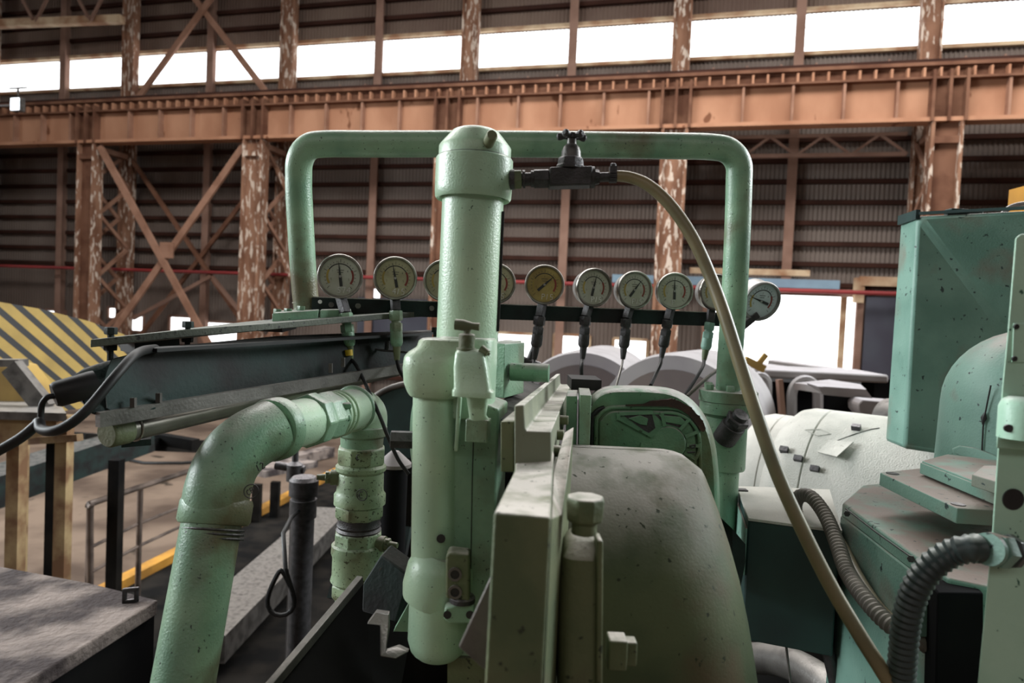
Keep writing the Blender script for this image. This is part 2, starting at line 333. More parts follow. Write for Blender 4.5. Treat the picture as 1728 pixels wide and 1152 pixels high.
for c in TC[1:]:
    mb = MB()
    for q in (-.42, 0, .42): mb.box(WP(c+q, 10.1, -.15), Wd*.04, Nd*.15, Z*.72)
    mb.box(WP(c, 10.0, -.04), Wd*.48, Nd*.03, Z*.58); mb.build('splice_plate', 'rustdk', g, smooth=False)
mb = MB()
t = -34
while t < 25: mb.box(WP(t, 10.80, -.04), Wd*.03, Nd*.10, Z*.13); t += .42
o = mb.build('rail_clips', 'rust', g, smooth=False); o['kind'] = 'stuff'
mb = MB(); mb.bar(WP(A, 11.14, 0), WP(B, 11.14, 0), .08, .12); mb.build('crane_rail', 'girt', g, smooth=False)
mb = MB(); t = -34
while t < 25: mb.bar(WP(t, 11.1, .55), WP(t, 11.45, .55), .05, .05); t += 1.0
mb.bar(WP(A, 11.25, .6), WP(B, 11.25, .6), .06, .1); o = mb.build('walkway_studs', 'post', g, smooth=False); o['kind'] = 'stuff'

# columns
order = ['at the far left edge', 'left of the big cross brace', 'right of the big cross brace', 'behind the mint cylinder', 'behind the rubber hose', 'behind the green hopper', 'at the far right']
def lattice(mb, c, z0, z1, a, b, n):
    for i in range(n):
        za = z0+(z1-z0)*i/n; zb = z0+(z1-z0)*(i+1)/n
        mb.bar(WP(c, za, a if i % 2 == 0 else b), WP(c, zb, b if i % 2 == 0 else a), .09, .14)
for i in range(2, 8):
    c = TC[i]-0.0; lab = order[i-2]
    th = thing('crane_column', 'flaking white and rust crane column '+lab, 'column', WP(c, 0), 'crane columns')
    mb = MB(); zt = 9.38
    for q in (-.36, .36): mb.box(WP(c+q, zt/2, 0), Wd*.045, Nd*.24, Z*zt/2)
    mb.build('flange', 'flake', th, smooth=False)
    mb = MB(); mb.box(WP(c, zt/2, -.02), Wd*.32, Nd*.05, Z*zt/2); mb.box(WP(c, zt-.5, -.1), Wd*.36, Nd*.12, Z*.1); mb.build('web', 'rustdk' if i % 2 else 'flake', th, smooth=False)
    mb = MB(); mb.box(WP(c, 8.9, 1.85), Wd*.28, Nd*.03, Z*8.9)
    for q in (-.27, .27): mb.box(WP(c+q, 8.9, 1.85), Wd*.03, Nd*.16, Z*8.9)
    mb.build('rear_shaft', 'flake', th, smooth=False)
    mb = MB(); lattice(mb, c-.25, .5, 9.2, .2, 1.7, 7); lattice(mb, c+.25, .5, 9.2, 1.7, .2, 7); mb.bar(WP(c, 9.3, 0), WP(c, 9.3, 1.9), .3, .2); mb.build('lacing', 'brace' if i != 6 else 'flake', th, smooth=False)
# cross braces
def brace(name, pts, wd, m, dl, label, gp=None, gusset=None):
    th = thing(name, label, 'brace', WP(pts[0][0][0], min(pts[0][0][1], pts[0][1][1]), dl), gp)
    for p, q in pts:
        mb = MB(); mb.bar(WP(p[0], p[1], dl), WP(q[0], q[1], dl), .1, wd); mb.build('diagonal', m, th, smooth=False)
        dl += .1
    if gusset:
        mb = MB(); mb.box(WP(gusset[0], gusset[1], dl-.2), Wd*.3, Nd*.03, Z*.3); mb.build('gusset_plate', m, th, smooth=False)
brace('cross_brace', [((-17.0, 9.3), (-11.6, 1.6)), ((-10.5, 9.3), (-16.6, 1.6))], .26, 'brace', -.05, 'large brown steel cross brace between the two left crane columns', None, (-13.75, 5.3))
brace('cross_brace', [((-17.2, 9.2), (-10.4, 1.2)), ((-10.4, 9.2), (-17.2, 1.2))], .17, 'rustdk', 1.75, 'darker thinner cross brace on the wall behind the large one')
brace('cross_brace', [((-17.2, 11.4), (-11.7, 17.6)), ((-10.6, 11.4), (-16.1, 17.6))], .24, 'brace', 1.7, 'long cross brace in front of the left clerestory windows')
brace('knee_brace', [((-16.2, 2.6), (-12.6, 4.4)), ((-12.6, 4.4), (-10.6, 2.4))], .14, 'post', 1.0, 'thin slanting struts low behind the large cross brace')
brace('knee_brace', [((-9.8, 8.7), (-8.7, 6.8)), ((-9.7, 5.6), (-8.6, 3.9)), ((-9.7, 2.0), (-8.6, 3.6))], .16, 'flake', .9, 'pale struts right of the second column from the left')
# upper left lattice strut
th = thing('lattice_strut', 'cream horizontal roof strut with lattice at the top left', 'beam', WP(-20, 14.4))
mb = MB(); mb.bar(WP(-25, 14.55, .2), WP(-17.3, 14.75, 1.2), .3, .3); mb.build('chord', 'cream', th, smooth=False)
for k in range(6):
    a = -25+k*1.3; mb = MB(); mb.bar(WP(a, 14.6 if k % 2 else 16.6, .3+.1*k), WP(a+1.3, 16.6 if k % 2 else 14.7, .3+.1*k), .08, .12); mb.build('lattice_bar', 'post', th, smooth=False)
# small truss under the girder, right
th = thing('wind_truss', 'thin lattice truss under the crane girder on the right', 'truss', WP(8.7, 8.7, .9))
mb = MB(); mb.bar(WP(5.4, 8.75, .9), WP(11.7, 8.75, .9), .1, .12); mb.bar(WP(5.4, 9.35, .9), WP(11.7, 9.35, .9), .1, .1); mb.build('chord', 'post', th, smooth=False)
for k in range(8):
    a = 5.5+k*.78; mb = MB(); mb.bar(WP(a, 9.35 if k % 2 else 8.75, .9), WP(a+.78, 8.75 if k % 2 else 9.35, .9), .05, .08); mb.build('lattice_bar', 'post', th, smooth=False)
# flood lamp hung at the far left of the girder
th = thing('flood_lamp', 'small lit flood lamp at the left end of the girder', 'lamp', WP(-23.6, 11.2, -.4))
c = P(30, 177, 24.5); mb = MB(); mb.box(c, Wd*.22, Nd*.1, Z*.24); mb.bar(c+Z*.2, c+Z*.6, .05, .05); mb.bar(c+Z*.6-Wd*.4, c+Z*.6+Wd*.4, .05, .05); mb.bar(c+Nd*0, WP(-22.9, 11.05, 0), .05, .05); mb.build('lamp_housing', 'steel', th)
em = bpy.data.materials.new('lamp_glow'); em.use_nodes = True; em.node_tree.nodes['Principled BSDF'].inputs['Emission Color'].default_value = (.85, .93, 1, 1); em.node_tree.nodes['Principled BSDF'].inputs['Emission Strength'].default_value = 3; M['glow'] = em
mb = MB(); mb.box(c-Nd*.11, Wd*.19, Nd*.01, Z*.21); mb.build('lens', 'glow', th, smooth=False)
# ================================================================== MIDDLE GROUND
# striped hood at the left
def quadslab(mb, p, vec): return mb.prism(p, vec)
def stripe_board():
    a, b = P(-60, 500, 5.2), P(262, 556, 7.0)
    X = V((b.x-a.x, b.y-a.y, 0)).normalized(); up = Z
    L = (V((b.x, b.y, 0))-V((a.x, a.y, 0))).length
    pts = []; base = V((a.x, a.y, 0))
    def lp(x, z): return V((x, 0, z))
    top = [(-.1, 0), (.35, -.02), (.9, -.07), (1.6, -.17), (2.2, -.30), (2.75, -.47)]
    s = L/2.75; prof = [(x*s, 3.27+z) for x, z in top]+[(L, 2.30), (0, 2.30)]
    vs = [V((x, 0, z-2.3)) for x, z in prof]
    mb = MB().prism(vs, V((0, .05, 0)))
    me_o = mb.build('hazard_board', 'stripe', smooth=False)
    ang = math.atan2(X.y, X.x); me_o.rotation_euler = (0, 0, ang)
    c = me_o.location.copy(); me_o.location = V((a.x, a.y, 2.3))+X*c.x+V((-X.y, X.x, 0))*c.y+Z*c.z
    tag(me_o, 'yellow and black diagonally striped guard board at the left edge', 'guard board')
    mb = MB()
    for q in (.3,): p = V((a.x, a.y, 0))+X*q*s+V((-X.y, X.x, 0))*.1; mb.bar(p, p+Z*2.5, .08, .08)
    tag(mb.build('guard_stand', 'ypaint', smooth=False), 'yellow stand that holds up the striped guard board', 'stand')
stripe_board()
# yellow machine cover and cream table under the board
th = thing('yellow_machine', 'worn yellow machine cover below the striped board at the left edge', 'machine', P(20, 640, 4.9)-Z*2.6)
mb = MB(); mb.prism([P(-120, 612, 4.9), P(22, 616, 4.9), P(62, 668, 4.9), P(66, 690, 4.9), P(-120, 690, 4.9)], V((.0, .25, 0))); mb.build('cover', 'ypaint', th, bevel=.02)
mb = MB(); mb.bar(P(20, 618, 4.6), P(78, 690, 4.6), .07, .12); mb.bar(P(-60, 612, 4.7), P(40, 612, 4.7), .1, .05); mb.build('edge_angle', 'steel', th, smooth=False)
th = thing('cream_table', 'grey topped cream table below the yellow machine cover', 'table', P(40, 700, 4.2)-Z*2.4)
mb = MB(); mb.prism([P(-160, 690, 4.2), P(112, 697, 4.2), P(98, 676, 5.0), P(-160, 672, 5.0)], -Z*.05); mb.build('tabletop', 'steel', th, smooth=False)
mb = MB(); mb.prism([P(-160, 702, 4.25), P(95, 708, 4.25), P(95, 730, 4.25), P(-160, 790, 4.25)], V((0, .06, 0))); mb.build('apron', 'ypost', th, smooth=False)
for x in (-120, 30):
    p = P(x, 710, 4.35); mb = MB(); mb.bar(p, V((p.x, p.y, 0)), .08, .08); mb.build('leg', 'ypost', th, smooth=False)
# walkway railings (left)
def floorpt(x, y, h=0):
    d = ray(x, y); k = (h-CAM.z)/d.z; return CAM+d*k
def post(mb, x, ytop, d, r, zb=0, sq=True):
    p = P(x, ytop, d); q = V((p.x, p.y, zb))
    return mb.bar(q, p, r, r) if sq else mb.tube([q, p], r/2, 10)
th = thing('yellow_railing', 'rusty cream railing with square posts at the far left', 'railing', V((P(110, 700, 5).x, P(110, 700, 5).y, 0)))
for x, yt, d, r in ((40, 705, 5.2, .06), (110, 700, 5.0, .085)):
    mb = MB(); post(mb, x, yt, d, r); mb.build('post', 'ypost', th, smooth=False)
mb = MB(); mb.bar(P(-60, 752, 5.3), P(135, 738, 4.9), .05, .05); mb.build('mid_rail', 'ypost', th, smooth=False)
mb = MB(); post(mb, 97, 735, 5.1, .10); tag(mb.build('dark_post', 'dark', smooth=False), 'black square post directly left of the thick cream post', 'post')
mb = MB(); post(mb, 197, 775, 6.3, .10); tag(mb.build('steel_post', 'dark', smooth=False), 'dark square post standing on the floor behind the steel handrail', 'post')
th = thing('handrail', 'bare steel handrail with rounded corner beside the yellow kerb', 'railing', floorpt(150, 1000))
dr = 6.6
pts = smooth_path([P(152, 990, dr), P(152, 862, dr), P(154, 852, dr), P(166, 845, dr+.1), P(318, 795, dr+1.6), P(345, 786, dr+1.9)], 4)
mb = MB(); mb.tube(pts, .032, 10); mb.build('top_rail', 'railst', th)
for x, y0, y1, d in ((152, 850, 1006, 6.6), (237, 820, 970, 7.45), (345, 785, 930, 8.4)):
    mb = MB(); p = P(x, y0, d); mb.tube([V((p.x, p.y, 0)), p], .030, 10); mb.build('post', 'railst', th)
mb = MB(); mb.tube([P(155, 922, 6.6), P(232, 884, 7.45), P(318, 850, 8.3)], .018, 8); mb.build('mid_rail', 'railst', th)
mb = MB(); mb.tube([P(155, 964, 6.6), P(232, 922, 7.45), P(318, 882, 8.3)], .018, 8); mb.build('mid_rail', 'railst', th)
# second handrail seen under the green pipe
th = thing('dark_railing', 'low black railing posts between the two mint pipes', 'railing', floorpt(450, 860))
for x, yt, yb in ((432, 812, 880), (463, 808, 872), (503, 790, 842)):
    b = floorpt(x, yb+4); mb = MB(); mb.bar(b, b+Z*((yb-yt)/FPX*(b-CAM).dot(Fw)), .13 if x < 470 else .07, .1); mb.build('post', 'dark', th, smooth=False)
a = floorpt(425, 874); b = floorpt(515, 845); hh = .72
mb = MB(); mb.bar(a+Z*hh, b+Z*(hh-.05), .5, .10); mb.build('top_plank', 'plate', th, smooth=False)
# yellow kerb and the dark pit plates
a, b = floorpt(196, 996), floorpt(520, 826)
mb = MB(); X = (b-a).normalized(); mb.bar(a-X*3+Z*.06, b+X*3+Z*.06, .16, .12, Z); tag(mb.build('yellow_kerb', 'fyel', smooth=False), 'orange yellow kerb strip running along the pit edge', 'kerb')
nrm = X.cross(Z)
mb = MB(); mb.prism([a-X*3+nrm*.12+Z*.04, b+X*3+nrm*.12+Z*.04, b+X*3+nrm*6+Z*.04, a-X*3+nrm*6+Z*.04], -Z*.03); tag(mb.build('pit_cover_plates', 'dark', smooth=False), 'black oily steel floor plates right of the yellow kerb', 'floor plate')
mb = MB(); mb.bar(floorpt(330, 1150)+Z*.3, floorpt(560, 905)+Z*.3, .5, .25); tag(mb.build('channel_beam', 'steel', smooth=False), 'grey flat steel beam lying across the black plates', 'beam')
mb = MB(); mb.bar(floorpt(430, 800)+Z*.12, floorpt(556, 770)+Z*.12, .3, .2); tag(mb.build('floor_duct', 'plate', smooth=False), 'grey low duct on the brown floor', 'duct')
# dark conveyor beams on the floor at left
mb = MB(); mb.bar(P(-80, 845, 5.6), P(238, 738, 7.6), .35, .28); tag(mb.build('conveyor_beam', 'grime', smooth=False), 'dark sloping conveyor beam crossing behind the cream post', 'beam')
mb = MB(); mb.bar(P(130, 742, 7.0), P(440, 758, 9.6), .2, .15); mb.bar(P(240, 735, 8), P(330, 750, 7.8), .12, .12); tag(mb.build('scrap_bars', 'dark', smooth=False), 'dark bars lying on the floor behind the handrail', 'bar')
mb = MB(); c = floorpt(275, 778); mb.tube([c+V((-.9, .0, .03)), c+V((-.2, -.35, .03)), c+V((.5, -.2, .03)), c+V((1.5, .5, .03))], .03, 8); tag(mb.build('floor_cable', 'black'), 'dark cable lying curved on the brown floor', 'cable')

# big rolls in the background
def roll(name, c, ax, R, L, label):
    th = thing(name, label, 'roll', c-Z*R, 'large pale rolls')
    mb = MB(); mb.lathe(c-ax*L/2, ax, [(0, R*.86), (.0, R*.97), (.08, R), (L-.08, R), (L, R*.97), (L, 0)], 64); mb.build('barrel', 'roll', th)
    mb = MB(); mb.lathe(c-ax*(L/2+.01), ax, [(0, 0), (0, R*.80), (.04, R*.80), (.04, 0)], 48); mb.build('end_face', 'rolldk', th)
    mb = MB(); mb.lathe(c-ax*(L/2+.35), ax, [(0, 0), (0, R*.38), (.4, R*.4), (.4, 0)], 32); mb.build('journal', 'roll', th)
    mb = MB(); mb.prism([c-ax*.5+V((-R*.7, 0, -R*.55)), c-ax*.5+V((R*.7, 0, -R*.55)), V((c.x+R*.9, c.y-.5, 0)), V((c.x-R*.9, c.y-.5, 0))], V((0, .25, 0))); mb.build('cradle', 'rustdk', th, smooth=False)
ax = V((.25, .97, 0)).normalized()
roll('steel_roll', P(1003, 690, 6.2), ax, .56, 1.6, 'large pale roll seen between the gauge cables, the left one')
roll('steel_roll', P(1165, 716, 5.0), V((.45, .9, 0)).normalized(), .54, 1.2, 'large pale roll seen left of the flanged pipe, the right one')
# pale castings behind
def arch_casting(name, x0, x1, y0, y1, d, dep, holes, label, m='palebeam'):
    th = thing(name, label, 'machine part', P((x0+x1)/2, y1, d)-Z*.2)
    # frame with openings: top beam and legs with arches
    mb = MB(); mb.prism([P(x0, y0+14, d), P(x1, y0+14+(x1-x0)*.045, d), P(x1, y0+(x1-x0)*.045, d), P(x0, y0, d)], V((.1, dep, 0))); mb.build('top_beam', m, th, bevel=.02)
    for x in (x0+4, x1-20):
        q = P(x, y0+16, d+.3); mb = MB(); mb.bar(q, V((q.x, q.y, 0)), .18, .25); mb.build('leg', 'bnight', th, smooth=False)
    for (hx, hw, hy, hb) in holes:
        mb = MB(); n = 14; pts = []
        for k in range(n+1):
            t = PI*k/n; pts.append((hx-math.cos(t)*hw, hy-math.sin(t)*hw*1.2))
        path = [P(hx-hw, hb, d-.05)]+[P(a, b, d-.05) for a, b in pts]+[P(hx+hw, hb, d-.05)]
        mb.tube(path, pr(9, d), 8)
        mb.build('bearing_arch', m, th)
    return th
arch_casting('bearing_row', 1262, 1500, 622, 690, 6.5, .8, [(1282, 12, 650, 720), (1358, 22, 668, 720)], 'row of pale bearing castings below the bright doorway')
th = thing('long_beam_stack', 'long pale grey beams lying below the bright doorway', 'beam', P(1400, 640, 9)-Z*.5)
mb = MB(); mb.bar(P(1240, 618, 9.2), P(1510, 655, 8.2), .5, .16); mb.build('beam', 'palebeam', th, bevel=.02)
mb = MB(); mb.bar(P(1300, 613, 9.6), P(1450, 634, 9), .4, .12); mb.build('beam', 'palebeam', th, bevel=.02)
mb = MB(); mb.bar(P(1380, 652, 7.6), P(1540, 672, 7.2), .3, .14); mb.build('beam', 'post', th, bevel=.02)
th = thing('pale_casting', 'pale trapezoid casting with curved feet left of the green hopper', 'machine part', P(1440, 700, 5.2)-Z*.2)
mb = MB(); mb.prism([P(1340, 646, 5.4), P(1390, 652, 4.8), P(1462, 657, 4.8), P(1452, 648, 5.2), P(1400, 640, 5.9)], -Z*.05); mb.build('top_plate', 'palebeam', th)
mb = MB(); mb.prism([P(1380, 652, 4.8), P(1462, 658, 4.8), P(1474, 674, 4.8), P(1390, 666, 4.8)], V((.05, .3, 0))); mb.build('face', 'palebeam', th)
mb = MB(); mb.prism([P(1448, 682, 4.6), P(1456, 674, 4.6), P(1520, 680, 4.6), P(1520, 690, 4.6), P(1482, 700, 4.6), P(1474, 718, 4.6), P(1470, 740, 4.6), P(1459, 740, 4.6), P(1457, 704, 4.6), P(1449, 694, 4.6)], V((.05, .25, 0))); mb.build('foot', 'palebeam', th, bevel=.01)
q = P(1490, 715, 4.8); mb = MB(); mb.bar(q, V((q.x, q.y, 0)), .3, .2); mb.build('leg', 'bnight', th, smooth=False)
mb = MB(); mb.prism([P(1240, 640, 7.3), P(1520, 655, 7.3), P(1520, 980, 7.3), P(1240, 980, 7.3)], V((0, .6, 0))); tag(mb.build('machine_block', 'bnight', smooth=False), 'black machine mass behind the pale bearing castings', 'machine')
mb = MB(); c = P(1500, 705, 4.1); mb.lathe(c, V((.2, -1, 0)), [(0, .12), (.2, .12), (.2, .07), (.05, .07), (.05, 0)], 32); mb.lathe(c+V((0, 0, -.15)), Z, [(0, .09), (.06, .09), (.1, .05)], 20); mb.tube([c+V((.02, .1, -.1)), V((c.x+.02, c.y+.1, 1.5))], .05, 12); tag(mb.build('pipe_end', 'steel'), 'round open pipe end beside the green hopper', 'pipe')
mb = MB(); c = P(1277, 618, 5.5); mb.bar(c, c+V((.07, 0, .10)), .03, .04); mb.bar(c+V((-.10, 0, .05)), c+V((.06, 0, -.02)), .05, .06); tag(mb.build('bracket_tee', 'ypaint'), 'small olive tee bracket against the bright doorway', 'bracket')
mb = MB(); mb.bar(P(1315, 640, 4.4), P(1326, 780, 4.4), .03, .05); tag(mb.build('support_strut', 'post', smooth=False), 'thin brown upright between the bearing castings', 'post')
# teal machine behind the mint column, small fittings
th = thing('teal_drum', 'dark teal drum cover with pale rim behind the mint column', 'machine', P(680, 760, 2.9)-Z*.3)
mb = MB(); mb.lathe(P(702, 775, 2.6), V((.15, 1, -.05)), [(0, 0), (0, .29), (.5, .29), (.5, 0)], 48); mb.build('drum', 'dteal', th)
mb = MB(); mb.torus(P(702, 775, 2.6), V((.15, 1, -.05)), .29, .012, 48); mb.build('rim', 'steel', th)
mb = MB(); mb.lathe(P(512, 842, 3.0)-Z*.5, Z, [(0, .05), (.42, .05), (.42, .058), (.50, .058), (.50, .05), (.52, .05), (.52, .063), (.585, .063), (.60, .05), (.6, 0)], 28); c = P(512, 842, 3.0)+V((.07, 0, 0))
mb.tube([c+V((-.07, 0, -.5)), V((c.x-.07, c.y, .1))], .05, 16); tag(mb.build('dark_filter', 'iron'), 'dark cylinder with grey cap between the two mint pipes', 'filter')
mb = MB(); c = P(498, 778, 4.2); mb.lathe(c-Z*.12, Z, [(0, .05), (.1, .05), (.12, .02), (.2, .02)], 16); mb.tube([c+V((-.12, 0, -.03)), c+V((.06, 0, -.05))], .025, 10); mb.tube([c-Z*.1, V((c.x, c.y, .05))], .02, 8); tag(mb.build('small_valve', 'iron'), 'small dark valve with a bright knob above the kerb', 'valve')
th = thing('cone_cap', 'small pale cone cap on a black stem behind the mint column', 'cap', P(666, 775, 2.0)-Z*.3)
mb = MB(); mb.lathe(P(666, 775, 2.0)-Z*.02, Z, [(0, .05), (.01, .05), (.045, .012), (.045, 0)], 20); mb.build('cone', 'palebeam', th)
mb = MB(); mb.tube([P(666, 775, 2.0)-Z*.015, V((P(666, 775, 2.0).x, P(666, 775, 2.0).y, 1.5))], .04, 16); mb.build('stem', 'bnight', th)
th = thing('side_flange_bolt', 'dark hex bolt with a round green flange left of the mint column', 'bolt', P(690, 745, 1.04)-Z*.05)
mb = MB(); q = P(699, 742, 1.04); mb.lathe(q, V((-1, -.1, 0)), [(0, .014), (.035, .014), (.036, .012), (.036, 0)], 6); mb.build('hex_bolt', 'iron', th)
mb = MB(); mb.lathe(q+V((.004, .0, .01)), V((-1, -.3, 0)), [(-.01, .055), (.0, .055), (.004, .050), (.004, 0)], 36); mb.build('flange_disc', 'green', th)
mb = MB(); pts = [P(474+math.cos(a)*20+6*math.sin(2*a), 1000+math.sin(a)*38, 2.6) for a in [2*PI*k/20 for k in range(21)]]
mb.tube(pts+[P(482, 960, 2.6), P(478, 900, 2.7), P(492, 872, 2.85), P(504, 862, 2.95)], .009, 8); tag(mb.build('cable_loop', 'black'), 'black cable hanging in a loop left of the second mint pipe', 'cable')
# dark machinery under everything
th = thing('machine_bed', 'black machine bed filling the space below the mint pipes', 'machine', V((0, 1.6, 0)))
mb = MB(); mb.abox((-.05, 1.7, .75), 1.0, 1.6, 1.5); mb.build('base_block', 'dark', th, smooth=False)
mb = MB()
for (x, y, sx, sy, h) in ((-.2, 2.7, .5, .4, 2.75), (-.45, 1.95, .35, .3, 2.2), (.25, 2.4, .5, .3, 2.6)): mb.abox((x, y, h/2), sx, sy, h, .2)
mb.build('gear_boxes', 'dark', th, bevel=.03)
mb = MB(); 
for k in range(10): mb.bar(P(590+k*11, 890+12*(k % 3), 2.2), P(560+k*12, 1010-9*(k % 4), 2.1), .02, .03)
mb.build('linkage', 'grime', th)
# ================================================================== THE MACHINE: LEFT SIDE
def dpts(l): return [P(*p) for p in l]
# handle pipe frame
th = thing('handle_pipe', 'large mint green pipe bent into a handle shape over the gauges', 'pipe', P(517, 545, 1.62))
body = smooth_path(dpts([(518, 525, 1.60), (512, 460, 1.585), (505, 340, 1.55), (504, 300, 1.54), (506, 270, 1.53), (520, 249, 1.53), (548, 243, 1.53), (640, 243, 1.53), (864, 243, 1.54), (1120, 246, 1.55), (1200, 248, 1.56), (1230, 255, 1.565), (1246, 276, 1.57), (1247, 310, 1.575), (1244, 400, 1.59), (1239, 500, 1.61), (1232, 600, 1.64), (1229, 655, 1.66)]), 5)
mb = MB(); mb.tube(body, .0295, 32); mb.build('bent_pipe', 'green', th)
mb = MB()
c = P(1229, 662, 1.66); mb.lathe(c-Z*.022, Z, [(0, .066), (.001, .069), (.026, .069), (.028, .066), (.028, 0)], 40); mb.build('flange', 'green', th)
for k in range(6):
    a = 2*PI*k/6+.3; q = c+V((math.cos(a)*.053, math.sin(a)*.053, .004)); mb = MB(); hexnut(mb, q, Z, .016, .010); mb.build('bolt', 'green', th)
mb = MB(); c2 = c-Z*.022; mb.lathe(c2-Z*.30, Z, [(0, .036), (.135, .036), (.135, .047), (.14, .049), (.262, .049), (.268, .060), (.272, .066), (.298, .066), (.30, .064), (.3, 0)], 40); mb.build('flanged_socket', 'green', th)
mb = MB(); mb.tube([c2-Z*.30, c2-Z*.9], .035, 28); mb.build('standpipe', 'green', th)
mb = MB(); c3 = P(1228, 735, 1.6); ax = V((.25, -.6, .8)); mb.lathe(P(1222, 740, 1.63), ax, [(0, .028), (.05, .028), (.05, .024), (.06, .024)], 20); hexnut(mb, P(1222, 740, 1.63)+ax.normalized()*.06, ax, .014, .028); mb.lathe(P(1222, 740, 1.63)+ax.normalized()*.074, ax, [(0, .018), (.012, .018), (.012, 0)], 16)
tag(mb.build('relief_plug', 'iron'), 'black angled plug fitting on the right mint standpipe', 'fitting')

# support plate and foot flange
th = thing('support_plate', 'long narrow steel plate carrying the foot of the mint pipe frame', 'plate', P(440, 570, 1.4))
mb = MB(); mb.prism(dpts([(153, 573, 1.10), (312, 556, 1.16), (460, 545, 1.32), (640, 530, 1.55), (740, 524, 1.7), (736, 516, 1.85), (600, 527, 1.75), (420, 542, 1.55), (300, 556, 1.30), (158, 572, 1.15)]), -Z*.0125); mb.build('plate', 'plate2', th, bevel=.001)
for x, y, d in ((187, 563, 1.14), (317, 552, 1.27), (735, 560, 1.6)):
    q = P(x, y, d); mb = MB(); hexnut(mb, q-Z*.001, Z, .012, .010); mb.tube([q-Z*.05, q], .005, 8); hexnut(mb, q-Z*.028, Z, .010, .010); mb.build('bolt', 'grime', th)
for x0, x1, y, d in ((215, 290, 584, 1.2), (455, 480, 552, 1.5)):
    mb = MB(); mb.bar(P(x0, y, d), P(x1, y-6, d+.06), .06, .02); mb.build('clamp_block', 'black', th)
th = thing('foot_flange', 'split green foot flange at the left end of the pipe frame', 'flange', P(520, 545, 1.55))
mb = MB(); mb.prism(dpts([(459, 549, 1.44), (537, 543, 1.50), (540, 538, 1.65), (470, 542, 1.62)]), Z*.026); mb.build('left_half', 'green', th, bevel=.002)
mb = MB(); mb.prism(dpts([(539.5, 543, 1.50), (592, 541, 1.55), (590, 536, 1.68), (543, 538, 1.65)]), Z*.026); mb.build('right_half', 'green', th, bevel=.002)
for x, y in ((468, 528), (486, 527), (508, 523)):
    mb = MB(); hexnut(mb, P(x, y, 1.53)-Z*.003, Z, .012, .009); mb.build('bolt', 'green', th)
mb = MB(); c = P(517, 512, 1.60); mb.torus(c, V((0, 0, 1)), .0305, .0018, 40, 6); mb.build('seam_ring', 'green', th)

# dark cover beam with connector
th = thing('cover_beam', 'black oily box beam slanting to the left below the narrow plate', 'beam', P(400, 690, 1.2))
def ring(l): return dpts(l)
mb = MB()
mb.loft([ring([(186, 604, 1.02), (250, 596, 1.10), (262, 640, 1.10), (262, 690, 1.06), (200, 704, 1.02), (178, 690, 1.0), (174, 640, 1.0)]),
         ring([(250, 588, 1.10), (310, 582, 1.22), (312, 640, 1.22), (312, 682, 1.16), (270, 688, 1.10), (256, 680, 1.08), (252, 640, 1.08)]),
         ring([(420, 578, 1.30), (470, 566, 1.42), (470, 620, 1.42), (470, 655, 1.35), (440, 662, 1.30), (424, 655, 1.28), (420, 620, 1.28)]),
         ring([(690, 562, 1.72), (730, 556, 1.86), (730, 590, 1.86), (730, 606, 1.80), (700, 614, 1.72), (690, 610, 1.70), (688, 590, 1.70)])])
mb.build('box_cover', 'grime', th, bevel=.004)
mb = MB(); mb.bar(P(165, 708, .99), P(700, 618, 1.68), .012, .022); mb.build('lower_ledge', 'steel', th)
mb = MB(); mb.bar(P(255, 590, 1.08), P(735, 561, 1.78), .03, .006); mb.build('top_seal', 'black', th)
for x, y, d in ((268, 672, 1.07), (225, 680, 1.03), (558, 622, 1.42), (579, 612, 1.45)):
    mb = MB(); mb.bar(P(x, y-9, d), P(x, y+7, d), .007, .007); mb.build('pin', 'steel', th)
mb = MB(); mb.loft([ring([(118, 650, .99), (122, 632, .99), (138, 621, 1.02), (172, 620, 1.04), (180, 640, 1.03), (178, 690, 1.0), (150, 700, .98)]),
     ring([(172, 640, 1.03), (172, 616, 1.03), (185, 606, 1.05), (210, 602, 1.08), (222, 640, 1.08), (215, 702, 1.05), (180, 706, 1.02)])]); mb.build('end_housing', 'grime', th, bevel=.006)
th2 = thing('cable_plug', 'black round cable plug at the left end of the box beam', 'plug', P(122, 660, .97)-Z*.02)
axp = (P(152, 650, .99)-P(90, 668, .96))
mb = MB(); mb.lathe(P(90, 667, .96), axp, [(0, .010), (.0, .016), (.005, .0185), (.048, .0195), (.055, .019), (.055, 0)], 32); mb.build('plug_body', 'black', th2)
mb = MB(); mb.tube(smooth_path(dpts([(92, 668, .955), (80, 670, .95), (71, 682, .95), (69, 700, .95), (69, 715, .95)]), 6), .0042, 10); mb.build('plug_cable', 'black', th2)
mb = MB(); mb.tube(smooth_path(dpts([(262, 588, 1.12), (240, 592, 1.04), (222, 604, 1.0), (190, 640, .96), (150, 688, .93), (118, 715, .92), (90, 727, .92), (70, 724, .93), (66, 712, .94), (60, 718, .94), (30, 742, .93), (-30, 775, .92)]), 7), pr(8.5, .95), 14); tag(mb.build('thick_cable', 'black'), 'thick black cable looping down over the left end of the box beam', 'cable')
# steel tube below the beam
th = thing('hydraulic_tube', 'long bare steel tube below the black box beam', 'tube', P(400, 720, 1.25))
mb = MB(); a, b = P(214, 724, 1.08), P(720, 610, 1.95); mb.tube([a, b], .0205, 28); mb.build('tube', 'tube', th)
mb = MB(); mb.lathe(a-(b-a).normalized()*.035, b-a, [(0, 0), (0, .020), (.004, .0225), (.033, .0225), (.036, .0215), (.036, 0)], 32); mb.build('end_cap', 'olive', th)
mb = MB(); q = a+(b-a).normalized()*.012; mb.torus(q, b-a, .0212, .0018, 32, 6); mb.build('retaining_ring', 'chrome', th)
mb = MB(); mb.bar(P(205, 748, 1.1), P(255, 744, 1.12), .02, .01); mb.build('lug', 'grime', th)

